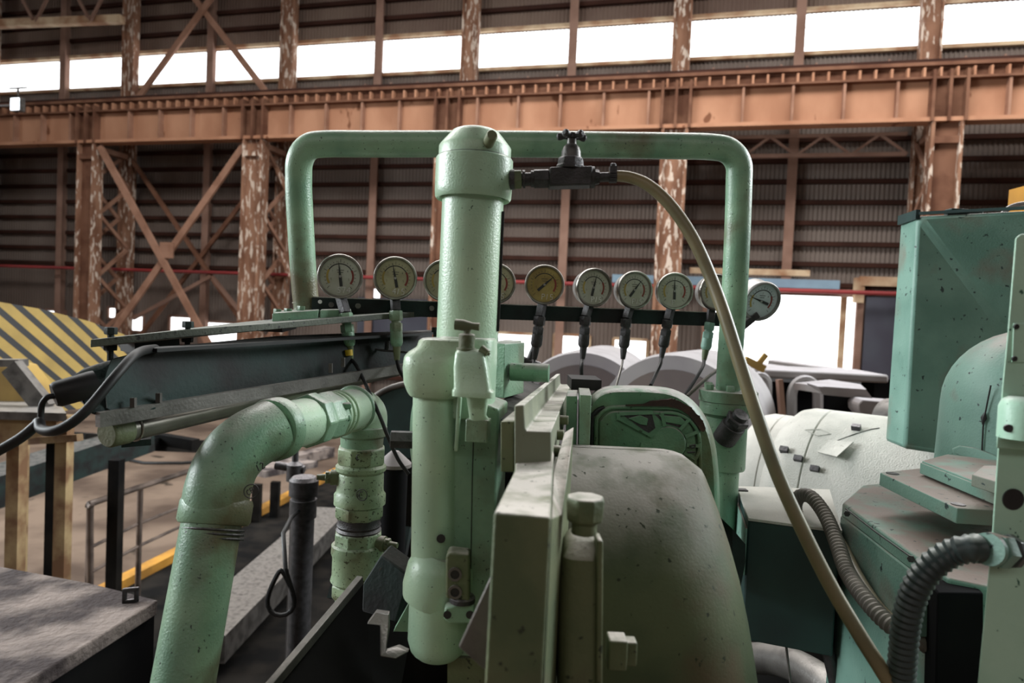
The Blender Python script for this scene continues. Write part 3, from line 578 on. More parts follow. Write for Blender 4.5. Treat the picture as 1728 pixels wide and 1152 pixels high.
# left pipe run
th = thing('left_pipe_run', 'fat mint pipe rising from below and elbowing right with collars', 'pipe', P(310, 1180, 1.02))
mb = MB(); low = P(300, 1300, .98); top = P(360, 868, 1.09)
mb.tube([low, P(310, 1150, 1.02), top], pr(49, 1.07), 40); mb.build('riser', 'green', th)
e = smooth_path(dpts([(362, 868, 1.09), (368, 825, 1.095), (385, 780, 1.11), (418, 745, 1.14), (462, 722, 1.18)]), 7)
mb = MB(); mb.tube(e, pr(53, 1.10), 40); mb.build('elbow', 'green', th, subsurf=0)
ax = (top-P(310, 1150, 1.02)).normalized()
mb = MB(); mb.lathe(P(360, 885, 1.088), ax, [(0, .046), (.001, .052), (.006, .0555), (.034, .0555), (.040, .053), (.04, 0)], 44); mb.build('elbow_collar', 'green', th)
for k in range(3):
    mb = MB(); mb.torus(P(359-k*.6, 893+k*7, 1.085), ax, .0465, .0022, 44, 6); mb.build('thread', 'iron', th)
hs, he = P(455, 726, 1.17), P(600, 690, 1.47); hx = (he-hs).normalized(); HL = (he-hs).length
mb = MB(); mb.lathe(hs, hx, [(0, .040), (.0, .052), (.006, .055), (.026, .055), (.030, .051), (.030, .0)], 44); mb.build('elbow_collar', 'green', th)
mb = MB(); mb.lathe(hs, hx, [(0, .044), (HL+.02, .044)], 40); mb.build('crosspipe', 'mint', th)
mb = MB(); mb.lathe(hs+hx*.115, hx, [(0, .044), (0, .050), (.004, .052), (.030, .052), (.034, .048), (.044, .048), (.05, .05), (.085, .05), (.088, .047), (.088, 0)], 8); mb.build('union_nut', 'green', th, bevel=.002)
for q in (.205, .222, .239):
    mb = MB(); mb.torus(hs+hx*q, hx, .0455, .0028, 44, 8); mb.build('groove_ring', 'mint', th)
mb = MB(); q = hs+hx*.215+V((.012, -.045, .012)); mb.abox(q, .030, .016, .026, .6); mb.abox(q+V((.02, .012, .012)), .022, .016, .012, .4); mb.abox(q+V((.02, .012, -.012)), .022, .016, .012, .2); mb.build('clamp_bolt', 'motor', th, bevel=.003)
e2 = smooth_path(dpts([(592, 692, 1.46), (618, 688, 1.51), (630, 698, 1.54), (616, 735, 1.535)]), 8)
e2 = smooth_path([P(590, 692, 1.455), P(606, 692, 1.49), P(617, 702, 1.51), P(615, 730, 1.51)], 8)
mb = MB(); mb.tube(e2, .047, 36); mb.build('far_elbow', 'mint', th)
mb = MB(); mb.torus(P(596, 690, 1.468), hx, .0455, .006, 44, 10); mb.build('elbow_bead', 'green', th)
# emboss marks on first elbow
def strokes(mb, c, u, v_, s, segs, r=.0008):
    for (a, b) in segs: mb.tube([c+u*a[0]*s+v_*a[1]*s, c+u*b[0]*s+v_*b[1]*s], r, 6)
GL = {'P': [((0, 0), (0, 1)), ((0, 1), (.45, .95)), ((.45, .95), (.5, .6)), ((.5, .6), (0, .5))], '/': [((0, -.1), (.4, 1.1))], '1': [((.1, 0), (.25, 1))],
      '5': [((.5, 1), (.1, 1)), ((.1, 1), (.05, .55)), ((.05, .55), (.45, .5)), ((.45, .5), (.4, .05)), ((.4, .05), (0, 0))], '4': [((.4, 0), (.45, 1)), ((.45, 1), (0, .4)), ((0, .4), (.6, .4))],
      'C': [((.5, .9), (.15, .9)), ((.15, .9), (0, .5)), ((0, .5), (.15, .1)), ((.15, .1), (.5, .1))], '2': [((0, .8), (.25, 1)), ((.25, 1), (.5, .75)), ((.5, .75), (0, 0)), ((0, 0), (.5, 0))],
      'D': [((0, 0), (0, 1)), ((0, 1), (.4, .8)), ((.4, .8), (.4, .2)), ((.4, .2), (0, 0))], 'S': [((.5, .9), (.1, .9)), ((.1, .9), (.1, .55)), ((.1, .55), (.45, .45)), ((.45, .45), (.4, .05)), ((.4, .05), (0, .1))], '7': [((0, 1), (.5, 1)), ((.5, 1), (.2, 0))]}
def write(mb, txt, c, u, v_, s, r=.0008, gap=.75):
    for i, ch in enumerate(txt): strokes(mb, c+u*s*gap*i, u, v_, s, GL[ch], r)
Fc = -Fw
tl = MB(); c = P(423, 829, 1.056); u = (Rt*.85+Up*.5).normalized(); v_ = (Up*.85-Rt*.5).normalized()
write(tl, 'CP', c-u*.006-v_*.004, u, v_, .009, .0008); tl.torus(c+u*.001, -ray(428, 829), .0105, .0009, 24, 6); write(tl, '12', P(436, 795, 1.075), u, v_, .010, .0009); tl.build('cast_marks', 'iron', th)
# second drop pipe
th = thing('drop_pipe', 'mint drop pipe built of stacked unions and collars', 'pipe', P(600, 1010, 1.5))
dp = P(612, 716, 1.51); k = 1.51/FPX; 
prof = [(716, 38), (722, 41), (738, 41), (742, 36), (756, 35), (760, 33), (762, 0)]
def hs_l(name, segs, m, nseg=40, phase=0, bevel=0):
    mb = MB(); mb.lathe(dp, -Z, [((y-716)*k, r*k) for y, r in segs], nseg, phase); return mb.build(name, m, th, bevel=bevel)
hs_l('neck_collar', [(712, 36), (716, 36), (719, 41), (733, 41), (737, 36), (756, 35), (756, 0)], 'green')
hs_l('union_nut', [(752, 0), (752, 37), (755, 41), (778, 41), (783, 38), (783, 0)], 'mintd', 8, .2, .002)
hs_l('valve_body', [(782, 38), (786, 42), (792, 42), (797, 37), (800, 38.5), (826, 39), (830, 40), (834, 43), (850, 43), (851, 40), (851, 0)], 'mintd')
hs_l('union_nut', [(850, 0), (850, 39), (852, 42), (868, 42), (874, 38), (874, 0)], 'mintd', 8, .2, .002)
hs_l('threaded_nipple', [(873, 0), (873, 36), (882, 35), (886, 37), (890, 35), (894, 38), (898, 36), (898, 0)], 'iron')
hs_l('union_nut', [(896, 0), (896, 38), (899, 41), (914, 41), (918, 42), (918, 0)], 'mintd', 8, .2, .002)
hs_l('valve_body', [(917, 41), (920, 44), (933, 44.5), (940, 42), (972, 42), (980, 44), (984, 40), (984, 0)], 'mintd')
hs_l('union_nut', [(983, 0), (983, 40), (986, 43), (1004, 43), (1010, 38), (1010, 0)], 'mintd', 8, .2, .002)
hs_l('lower_pipe', [(1008, 35), (1300, 35)], 'mintd')
for (x, y, sgn) in ((580, 806, -1), (634, 915, 1)):
    q = dp-Z*(y-716)*k; axx = V((sgn, -.25, .02)).normalized(); mb = MB(); mb.lathe(q+axx*.03, axx, [(0, .017), (.035, .017), (.035, .013), (.04, .013)], 20)
    hexnut(mb, q+axx*.068, axx, .008, .014); mb.lathe(q+axx*.076, axx, [(0, .008), (.018, .006), (.018, 0)], 12); mb.build('bleed_plug', 'olive', th)
mb = MB(); write(mb, 'C', dp-Z*.066+V((.003, -.062, 0)), Rt, Up, .012, .001); write(mb, 'C', dp-Z*.150+V((.010, -.058, 0)), Rt, Up, .016, .001); mb.torus(dp-Z*.142+V((.016, -.056, 0)), V((.2, 1, 0)), .012, .001, 24, 6); mb.build('cast_marks', 'iron', th)

# ------------------------------------------------------------------ gauges
th = thing('gauge_bar', 'black angle bar on which the row of pressure gauges is mounted', 'bar', P(880, 530, 1.7))
a, b = P(526, 515, 1.565), P(1262, 541, 1.93)
X = (b-a).normalized()
mb = MB(); mb.bar(a, b, .006, .037); mb.build('front_web', 'grime', th)
mb = MB(); mb.bar(a+Z*.0185+V((0, .018, 0)), b+Z*.0185+V((0, .018, 0)), .036, .004); mb.build('top_flange', 'dusty', th)
mb = MB(); hx_ = V((X.y, -X.x, 0)).normalized()
for x, y, d in ((559, 514, 1.56), (604, 516, 1.57), (728, 520, 1.64)):
    mb = MB(); mb.lathe(P(x, y, d)+hx_*.0, hx_, [(0, .006), (.006, .006), (.006, 0)], 16); mb.build('rivet', 'steel', th)
mb = MB(); mb.lathe(P(540, 509, 1.55)+hx_*.0, hx_, [(0, .0045), (.003, .0045), (.003, 0)], 16); mb.build('bright_screw', 'chalk', th)
GN = 0
def gauge(x, y, d, yaw, pitchg, needle, dialm, txt, label, fx, fy0, fy1, fm, casing='chrome', R=.0500, depth=.042):
    c = P(x, y, d); ang = math.atan2(c.x, c.y)          # facing the camera, then turned by yaw
    n = V((-math.sin(ang-math.radians(yaw)), -math.cos(ang-math.radians(yaw)), 0)); n = (n*math.cos(math.radians(pitchg))+Z*math.sin(math.radians(pitchg))).normalized()
    u = Z.cross(n).normalized(); v_ = n.cross(u)
    th = thing('pressure_gauge', label, 'gauge', c-Z*R, 'pressure gauges')
    mb = MB(); mb.lathe(c-n*depth, n, [(0, 0), (0, R*.8), (.003, R*.88), (.008, R*.90), (depth-.006, R*.90), (depth-.006, R*.8)], 48); mb.build('case', 'case', th)
    mb = MB(); mb.lathe(c-n*.010, n, [(0, R*.90), (0, R*.985), (.003, R), (.010, R), (.0135, R*.965), (.0135, R*.90), (.009, R*.865), (.0050, R*.86), (.0, R*.86), (.0, R*.90)], 56, 0, False); mb.build('bezel', casing, th)
    mb = MB(); mb.lathe(c-n*.006, n, [(0, 0), (0, R*.89), (.001, R*.89), (.001, 0)], 48); dl = mb.build('dial', dialm, th)
    f = c-n*.0045
    def arc(a0, a1, r, wd, m, nm):
        q = MB(); N_ = 20; vs = []; fs = []
        for i in range(N_+1):
            t = math.radians(a0+(a1-a0)*i/N_); o = u*math.sin(t)+v_*math.cos(t); vs += [f+o*(r-wd/2), f+o*(r+wd/2)]
        for i in range(N_): fs.append((2*i, 2*i+2, 2*i+3, 2*i+1))
        q.add(vs, fs); ob = q.build(nm, m, dl, smooth=False); return ob
    arc(-125, -60, R*.56, R*.09, 'yel', 'yellow_arc'); arc(-60, 60, R*.56, R*.045, 'ink', 'black_arc'); arc(60, 125, R*.56, R*.09, 'red', 'red_arc')
    q = MB()
    for i in range(21):
        t = math.radians(-135+270*i/20); o = u*math.sin(t)+v_*math.cos(t); tv = n.cross(o); L = .14 if i % 5 == 0 else .07
        q.box(f+o*R*(.62+L/2)+n*.0002, o*R*L/2, tv*R*.009, n*.0001)
    for i, s in enumerate(['5', '1', '2', '4', '5']):
        t = math.radians(-108+54*i); o = u*math.sin(t)+v_*math.cos(t); strokes(q, f+o*R*.40-u*.0015-v_*.002, u, v_, .0042, GL[s], .00022)
    for j in range(2): q.box(f+v_*R*(.28-.1*j), u*R*(.16-.03*j), v_*R*.012, n*.0001)
    q.build('dial_markings', 'ink', dl, smooth=False)
    t = math.radians(needle); o = u*math.sin(t)+v_*math.cos(t); tv = n.cross(o)
    q = MB(); q.add([f+n*.0012+o*R*.72, f+n*.0012+tv*R*.055, f+n*.0012-tv*R*.055], [(0, 1, 2)]); q.box(f+n*.0012-o*R*.22, o*R*.22, tv*R*.065, n*.0004); q.box(f+n*.0012+o*R*.15, o*R*.25, tv*R*.022, n*.0003); q.build('needle', 'ink', th, smooth=False)
    q = MB(); q.lathe(f+n*.001, n, [(0, R*.06), (.0015, R*.06), (.0015, 0)], 16); q.build('hub', 'case', th)
    if txt: q = MB(); write(q, txt, f+n*.0025-v_*R*.74+u*R*(-.10), u, v_, R*.27, .00065, .75); q.build('chalk_marking', 'chalk', th)
    # stem below: block, hex nut, coupling, cone
    s = d*1.0/FPX; top = c-Z*R*.86-n*.022
    A = P(fx[0], fy0, d+.012); B = P(fx[1], fy1, d+.012); dn = (B-A).normalized(); L = (B-A).length; Lt = (A-top).length
    mb = MB(); mb.bar(top+Z*.006, A, .019, .017); mb.build('stem', 'iron', th, bevel=.001)
    mb = MB(); hexnut(mb, A, dn, L*.20, .0155, .3); mb.lathe(A+dn*L*.19, dn, [(0, .011), (L*.06, .011)], 16); mb.build('hex_nut', fm, th)
    mb = MB(); hexnut(mb, A+dn*L*.25, dn, L*.17, .0150, .1); mb.lathe(A+dn*L*.42, dn, [(0, .014), (L*.22, .0145), (L*.28, .012), (L*.30, .0095), (L*.30, 0)], 24); mb.build('coupling', fm, th)
    mb = MB(); mb.lathe(A+dn*L*.70, dn, [(0, .0095), (L*.12, .0085), (L*.30, .0060), (L*.30, 0)], 16); mb.build('hose_end', 'iron' if fm == 'iron' else 'olive', th)
    return A+dn*L
def gd(x): return 1.515+(x-574)/(1209-574)*.335
lab = ['leftmost pressure gauge, grey dial with needle up, beside the mint pipe leg', 'second pressure gauge from the left, chalk mark ending in 15', 'pressure gauge half hidden behind the left edge of the mint cylinder',
       'pressure gauge half hidden behind the right edge of the mint cylinder', 'pressure gauge with amber oily dial', 'pressure gauge just right of the amber one with needle near upright',
       'pressure gauge with dark side casing and needle pointing up right', 'third pressure gauge from the right, needle straight up', 'pressure gauge crossed by the rubber hose', 'rightmost pressure gauge, tilted, with pale blue dial']
ends = []
data = [(574, 466, 0, 0, -8, 'dial', 'S74', (583, 592), 528, 606, 'green'), (667, 469, 0, 0, -12, 'dial2', '415', (668, 670), 524, 608, 'green'), (750, 473, 0, 0, -15, 'dial2', None, (752, 752), 530, 605, 'green'),
        (836, 478, 2, 0, -20, 'dial2', 'P15', (832, 830), 530, 600, 'iron'), (919, 480, 4, 0, 47, 'dial3', 'P15', (911, 902), 534, 606, 'iron'), (1003, 485, 24, 0, 12, 'dial', 'P15', (988, 983), 534, 606, 'iron'),
        (1072, 489, 26, 0, 36, 'dial', 'P15', (1057, 1051), 538, 606, 'iron'), (1139, 491, 16, 0, -2, 'dial', 'P', (1127, 1116), 540, 604, 'iron'), (1209, 493, 28, 0, 20, 'dial', None, (1198, 1188), 544, 608, 'teal')]
for i, (x, y, yaw, pg, nd, dm, tx, fx, y0, y1, fm) in enumerate(data):
    ends.append(gauge(x, y, gd(x), yaw, pg, nd, dm, tx, lab[i], fx, y0, y1, fm))
ends.append(gauge(1286, 509, 1.80, 34, -20, -72, 'dial4', None, lab[9], (1246, 1243), 556, 640, 'teal', 'case', .0545, .055))
# capillary cables
mb = MB(); mb.tube(dpts([(588, 590, 1.512), (589, 600, 1.512)]), .0088, 16); tag(mb.build('yellow_tape', 'ytape'), 'yellow tape ring on the hose end below the leftmost gauge', 'tape')
def cable(i, pts, r, label, m='black'):
    mb = MB(); mb.tube(smooth_path([ends[i]]+dpts(pts), 6), r, 8); tag(mb.build('gauge_cable', m), label, 'cable', 'gauge cables')
cable(0, [(606, 625, 1.5), (640, 700, 1.46), (654, 735, 1.45), (672, 775, 1.45), (690, 800, 1.45)], .0042, 'black cable hanging from the leftmost gauge past the mint elbow')
cable(1, [(676, 628, 1.53), (695, 652, 1.5), (720, 672, 1.45)], .0045, 'black cable from the second gauge running behind the cast head')
cable(4, [(899, 622, 1.68), (897, 660, 1.6), (896, 700, 1.6)], .0042, 'black cable hanging from the amber gauge')
cable(5, [(981, 620, 1.72), (982, 640, 1.72), (984, 660, 1.70)], .0048, 'black cable from the gauge right of the amber one')
cable(6, [(1049, 618, 1.75), (1043, 640, 1.7), (1036, 665, 1.65)], .003, 'thin grey cable above the motor cover', 'steel')
cable(7, [(1114, 615, 1.78), (1107, 630, 1.75), (1098, 650, 1.7)], .0048, 'black cable dropping to the crest of the motor cover')
cable(8, [(1186, 618, 1.8), (1172, 642, 1.75), (1155, 668, 1.7)], .0048, 'dark cable below the gauge crossed by the hose')
mb = MB(); mb.tube(smooth_path(dpts([(1238, 600, 1.85), (1222, 615, 1.8), (1190, 640, 1.7), (1160, 668, 1.65)]), 6), .0045, 8); tag(mb.build('grey_hose', 'conduit'), 'grey thin hose slanting down from the rightmost gauge', 'hose')
mb = MB(); mb.tube(smooth_path(dpts([(596, 580, 1.6), (640, 590, 1.6), (662, 592, 1.6), (700, 596, 1.62), (715, 600, 1.65)]), 6), .003, 8); mb.tube(dpts([(654, 575, 1.6), (653, 590, 1.6)]), .006, 8); tag(mb.build('small_rod', 'iron'), 'thin dark rod with a peg lying along the box beam', 'rod')
mb = MB(); q = P(893, 608, 1.9); mb.tube([q+V((-.02, 0, .0)), q+V((.03, 0, -.015))], .012, 12); mb.tube([q, q+V((.02, 0, .055))], .009, 12); tag(mb.build('tee_screw', 'iron'), 'small dark tee screw beside the amber gauge cable', 'screw')

# ------------------------------------------------------------------ centre cylinder
th = thing('mint_cylinder', 'tall mint green hydraulic cylinder with collared cap in the centre', 'cylinder', P(787, 600, 1.05))
c0 = P(788, 575, 1.07); k = 1.06/FPX
mb = MB(); mb.lathe(c0-Z*.03, Z, [(0, .0478), ((575-335)*k+.03, .0478), ((575-330)*k+.03, .04)], 56); mb.build('barrel', 'mint', th)
mb = MB(); mb.lathe(c0, Z, [((575-328)*k, .0478), ((575-336)*k, .0535), ((575-337)*k, .0570), ((575-333)*k, .0592), ((575-322)*k, .0598), ((575-270)*k, .0598), ((575-267)*k, .0575), ((575-266)*k, .050)], 56); mb.build('collar', 'mint', th)
mb = MB(); mb.lathe(c0, Z, [((575-268)*k, .0560), ((575-250)*k, .0560), ((575-247)*k, .0545), ((575-228)*k, .0400), ((575-223)*k, .0360), ((575-220)*k, .030), ((575-219)*k, 0)], 56); mb.build('cap', 'mint', th)
mb = MB(); mb.lathe(P(820, 250, 1.03), P(833, 222, .97)-P(820, 250, 1.03), [(0, .0085), (.048, .0085), (.051, .007), (.051, 0)], 20); mb.build('pin', 'olive', th)
mb = MB(); mb.torus(c0+Z*(575-267.5)*k, Z, .0568, .0011, 56, 6); mb.build('cap_seam', 'iron', th)
mb = MB(); q = c0+V((.047, -.008, .11)); mb.abox(q, .006, .010, .185); mb.build('edge_strip', 'black', th)
# ------------------------------------------------------------------ valve on the cap
th = thing('needle_valve', 'black needle valve with lobed handwheel on the cylinder cap', 'valve', P(965, 320, 1.05))
va, vb = P(860, 303, 1.05), P(1046, 298, 1.05); vx = (vb-va).normalized(); kk = 1.05/FPX
def seg(x0, x1, r0, r1, name, m, n=24, par=th, bev=0):
    mb = MB(); mb.lathe(va+vx*(x0-860)*kk, vx, [(0, 0), (0, r0*kk), ((x1-x0)*kk, r1*kk), ((x1-x0)*kk, 0)], n, .3); return mb.build(name, m, par, bevel=bev)
seg(860, 868, 17, 17, 'lock_ring', 'iron'); seg(866, 880, 17, 17, 'hex_nut', 'olive', 6, th, .001); seg(880, 896, 11, 11, 'nipple', 'iron'); seg(882, 886, 15, 15, 'washer', 'iron')
seg(896, 902, 14, 14, 'collar', 'iron'); seg(901, 926, 17, 17, 'hex_nut', 'iron', 6, th, .001)
mb = MB(); q = va+vx*(962-860)*kk; mb.box(q, vx*36*kk, V((0, 1, 0))*.017, Z*16*kk); mb.build('body', 'iron', th, bevel=.003)
seg(996, 1003, 18, 18, 'end_collar', 'iron'); seg(1001, 1011, 14, 12, 'end_collar', 'iron', 8); seg(1010, 1046, 8, 8, 'hose_barb', 'iron')
mb = MB(); mb.lathe(q+Z*14*kk, Z, [(0, 25*kk), (5*kk, 25*kk), (7*kk, 23*kk), (17*kk, 22*kk), (20*kk, 19*kk), (20*kk, 0)], 8, .2); mb.build('bonnet_nut', 'iron', th, bevel=.001)
mb = MB(); mb.lathe(q+Z*32*kk, Z, [(0, 17*kk), (12*kk, 16*kk), (20*kk, 13*kk), (24*kk, 9*kk), (24*kk, 8*kk), (34*kk, 8*kk), (34*kk, 10.5*kk), (42*kk, 10*kk), (42*kk, 0)], 28); mb.build('bonnet', 'steel', th)
mb = MB(); w0 = q+Z*70*kk; mb.lathe(w0-Z*4*kk, Z, [(0, 9*kk), (0, 11*kk), (8*kk, 11*kk), (9*kk, 8*kk), (9*kk, 0)], 20)
for i in range(5):
    a = 2*PI*i/5+.35; o = V((math.cos(a), math.sin(a), 0)); mb.tube([w0+o*4*kk, w0+o*14*kk, w0+o*19*kk, w0+o*23*kk, w0+o*26*kk], [6*kk, 4.6*kk, 6.5*kk, 6.5*kk, 3*kk], 12)
mb.build('handwheel', 'iron', th)
mb = MB(); hc = va+vx*(1034-860)*kk; mb.lathe(hc-vx*6*kk, vx, [(0, 9*kk), (0, 10.5*kk), (12*kk, 10.5*kk), (12*kk, 9*kk)], 24)
for i in range(6): mb.box(hc+V((0, -.0098, -.008+.0032*i)), vx*5*kk, V((0, 1, 0))*.0006, Z*.0008)
mb.box(hc+Z*13*kk, vx*6*kk, V((0, 1, 0))*.006, Z*4*kk); mb.lathe(hc+Z*15*kk, Z, [(0, 5*kk), (6*kk, 5*kk), (8*kk, 3*kk), (8*kk, 0)], 12); mb.build('hose_clamp', 'iron', th)
# hose
hp = [(1028, 298, 1.05), (1045, 297, 1.05), (1066, 300, 1.05), (1092, 311, 1.04), (1122, 336, 1.03), (1150, 371, 1.02), (1176, 415, 1.01), (1200, 470, 1.0), (1222, 530, .98), (1246, 605, .96), (1275, 695, .94), (1310, 795, .92), (1350, 885, .90), (1400, 985, .88), (1450, 1070, .86), (1500, 1150, .85), (1560, 1250, .84)]
sp = smooth_path(dpts(hp), 6)
mb = MB(); mb.tube(sp, [.0082+min(1, i/24)*.0012 for i in range(len(sp))], 20); tag(mb.build('rubber_hose', 'hose'), 'long olive rubber hose arching from the valve down to the lower right', 'hose')

# ------------------------------------------------------------------ cylinder housing casting
th = thing('cylinder_housing', 'mint cast housing column with bulging head below the cylinder', 'machine casting', P(750, 1100, .95))
def rr(cx, cy, d, hx, hy, rz=0, n=28, p=3.2, up=0, zoff=0):       # superellipse ring (horizontal)
    c = P(cx, cy, d)+Z*zoff; out = []
    for i in range(n):
        t = 2*PI*i/n; x = math.copysign(abs(math.cos(t))**(2/p), math.cos(t))*hx; y = math.copysign(abs(math.sin(t))**(2/p), math.sin(t))*hy
        out.append(c+V((x*math.cos(rz)-y*math.sin(rz), x*math.sin(rz)+y*math.cos(rz), 0)))
    return out
mb = MB(); kx = 1.0/FPX
mb.loft([rr(735, 668, 1.0, .034, .04, -.1), rr(737, 660, 1.0, .040, .045, -.1), rr(742, 645, 1.0, .049, .052, -.1), rr(744, 620, 1.0, .052, .055, -.1), rr(745, 602, 1.0, .051, .054, -.1), rr(748, 594, 1.0, .047, .05, -.1), rr(754, 586, 1.0, .041, .046, -.1), rr(757, 576, 1.0, .041, .044, -.1), rr(758, 571, 1.0, .037, .040, -.1)])
mb.build('head', 'mint', th, bevel=.004)
mb = MB(); mb.loft([rr(790, 569, 1.03, .042, .04, -.1), rr(789, 590, 1.03, .044, .044, -.1), rr(786, 650, 1.03, .044, .05, -.1), rr(784, 700, 1.03, .044, .05, -.1)]); mb.build('head_rear', 'mint', th, bevel=.003)
mb = MB(); mb.loft([rr(799, 669, .93, .0285, .016, -.1, p=4), rr(799, 659, .93, .0285, .016, -.1, p=4), rr(798, 655, .93, .0255, .014, -.1, p=4), rr(795, 620, .93, .0235, .013, -.1, p=4), rr(794, 596, .935, .0205, .013, -.1, p=4), rr(793, 589, .94, .017, .011, -.1, p=3)]); mb.build('snout', 'mint', th, bevel=.002)
mb = MB(); q = P(787, 592, .94); mb.lathe(q, Z, [(0, .014), (.004, .014), (.004, .011), (.022, .0115), (.024, .009), (.024, .005), (.030, .005)], 20); q2 = q+Z*.034
mb.lathe(q2+V((-.017, 0, .002)), V((1, -.1, -.06)), [(0, .0075), (.012, .0078), (.024, .005), (.034, .0055), (.035, 0)], 16); mb.build('tee_screw', 'olive', th)
mb = MB(); q = P(812, 588, .93); mb.bar(q, q+V((.012, 0, -.008)), .006, .004); mb.lathe(q, V((.8, -.3, -.5)), [(0, .006), (.012, .0045), (.012, 0)], 10); mb.build('clip', 'olive', th)
mb = MB(); mb.loft([rr(733, 1100, 1.0, .031, .03, 0, p=2), rr(733, 1000, 1.0, .036, .036, 0, p=2), rr(733, 940, 1.0, .034, .034, 0, p=2), rr(735, 662, 1.0, .033, .034, 0, p=2)]); mb.build('front_tube', 'mint', th)
mb = MB(); c = P(733, 955, 1.0); mb.lathe(c-Z*.052, V((.22, -.05, 1)), [(0, .036), (.003, .046), (.02, .050), (.05, .050), (.066, .045), (.076, .034)], 44); mb.build('lower_collar', 'mint', th)
mb = MB(); c = P(741, 1042, 1.0); mb.lathe(c-Z*.055, Z, [(0, .030), (.010, .040), (.025, .0445), (.098, .0445), (.10, .04)], 40); mb.build('lower_barrel', 'mint', th)
mb = MB(); mb.prism(dpts([(766, 662, .985), (842, 690, .985), (838, 800, .985), (830, 1110, .985), (756, 1106, .985), (762, 930, .985)]), V((.012, .10, 0))); mb.build('side_web', 'green', th, bevel=.003)
mb = MB(); mb.tube(dpts([(801, 668, .984), (797, 800, .984), (794, 985, .984)]), .0007, 6); mb.build('panel_seam', 'ink', th)
mb = MB(); mb.bar(P(776, 668, .965), P(770, 760, .975), .006, .012); mb.loft([rr(806, 668, .95, .016, .010), rr(806, 700, .95, .012, .010), rr(810, 710, .955, .015, .012)]); mb.build('snout_leg', 'mint', th, bevel=.002)
mb = MB(); mb.box(P(807, 725, .955), V((.0155, -.002, 0)), V((.002, .012, 0)), Z*.016); mb.build('square_boss', 'green', th, bevel=.0015)
mb = MB(); q = P(744, 909, .962); mb.lathe(q+V((0, .002, 0)), V((0, -1, 0)), [(0, .0062), (.0016, .0062), (.0016, 0)], 20); mb.build('oil_hole', 'ink', th)
mb = MB(); mb.prism(dpts([(755, 1110, 1.0), (835, 1110, 1.0), (835, 1300, 1.0), (755, 1300, 1.0)]), V((0, .08, 0))); mb.build('foot', 'olive', th)
# block with two sockets
th = thing('terminal_block', 'small grey green block with two round sockets on the housing', 'block', P(772, 1010, .93))
mb = MB(); mb.prism(dpts([(752, 1010, .93), (752, 938, .93), (758, 932, .93), (792, 936, .93), (792, 1016, .93)]), V((0, .03, 0))); mb.build('body', 'olive', th, bevel=.003)
for y in (968, 998):
    mb = MB(); mb.lathe(P(768, y, .93), V((0, -1, 0)), [(-.001, .0095), (.003, .0095), (.003, .0062), (-.0005, .0062)], 24); mb.build('socket_ring', 'steel', th)
    mb = MB(); mb.lathe(P(768, y, .93), V((0, -1, 0)), [(0, 0), (0, .006), (.0012, .006), (.0012, 0)], 20); mb.build('socket_bore', 'ink', th)
th = thing('two_bolt_clamp', 'green two hole clamp below the socket block', 'clamp', P(772, 1050, .94))
mb = MB(); mb.prism(dpts([(748, 1045, .935), (750, 1025, .935), (775, 1018, .935), (800, 1020, .935), (802, 1048, .935), (790, 1053, .935), (758, 1053, .935)]), V((0, .02, 0))); mb.build('body', 'green', th, bevel=.003)
for x in (755, 793):
    mb = MB(); mb.lathe(P(x, 1037, .935), V((0, -1, 0)), [(-.001, .0055), (.0008, .0055), (.0008, 0)], 20); mb.build('hole', 'ink', th)
mb = MB(); q = P(780, 1014, .945); mb.lathe(q, Z, [(0, .018), (.006, .018), (.008, .016), (.008, 0)], 28); mb.build('washer', 'iron', th)
# green block with stub pipe behind
th = thing('green_block', 'faceted green steel block right of the cast head', 'block', P(850, 672, 1.18))
mb = MB(); mb.prism(dpts([(826, 668, 1.17), (829, 578, 1.17), (852, 580, 1.15), (850, 672, 1.15)]), V((.035, .10, 0))); mb.prism(dpts([(850, 672, 1.15), (852, 580, 1.15), (880, 575, 1.28), (877, 660, 1.28)]), V((-.03, .02, 0))); mb.build('block', 'green', th, bevel=.001)
th = thing('stub_pipe', 'short dark green pipe stub pointing right from the block', 'pipe', P(895, 640, 1.2))
mb = MB(); a = P(862, 627, 1.17); b = P(926, 629, 1.16); mb.lathe(a, b-a, [(0, .0155), ((b-a).length, .0155), ((b-a).length, .013), ((b-a).length-.01, .012)], 32); mb.build('tube', 'motor', th)
mb = MB(); mb.lathe(P(902, 628.5, 1.162), b-a, [(0, .0158), (.0245, .0158), (.0245, 0)], 32); mb.build('sleeve', 'motor', th)
mb = MB(); mb.prism(dpts([(826, 700, 1.02), (868, 715, 1.0), (915, 650, 1.5), (880, 640, 1.5)]), -Z*.02); tag(mb.build('oily_ledge', 'grime'), 'oily black ledge with chipped edge below the green block', 'ledge')

# ------------------------------------------------------------------ slide rails
th = thing('slide_rail', 'stepped pale dusty slide rail running away from the camera', 'rail', P(890, 800, .85))
rd = ray(985, 596).normalized()
mb = MB(); mb.prism(dpts([(868, 800, .82), (868, 684, .82), (884, 683, .82), (886, 722, .82), (889, 727, .82), (930, 728, .82), (930, 800, .82)]), rd*1.25); mb.build('main_rail', 'rail', th, bevel=.0015)
mb = MB(); mb.prism(dpts([(845, 796, .83), (845, 711, .83), (867, 711, .83), (867, 796, .83)]), rd*.35); mb.build('side_rail', 'olive', th, bevel=.001)
for x, y, d in ((954, 708, 1.12), (945, 733, 1.0), (937, 760, .90)):
    mb = MB(); q = P(x-9, y, d); mb.lathe(q, V((1, -.15, 0)), [(0, .0075), (.013, .0075), (.014, .0065), (.014, 0)], 18); mb.build('bolt', 'olive', th)
th = thing('guide_column', 'tall square dusty guide column standing nearest the camera', 'column', P(880, 1300, .62))
mb = MB()
f = [(833, 864, .60), (930, 874, .60)]
z1 = P(833, 864, .60).z
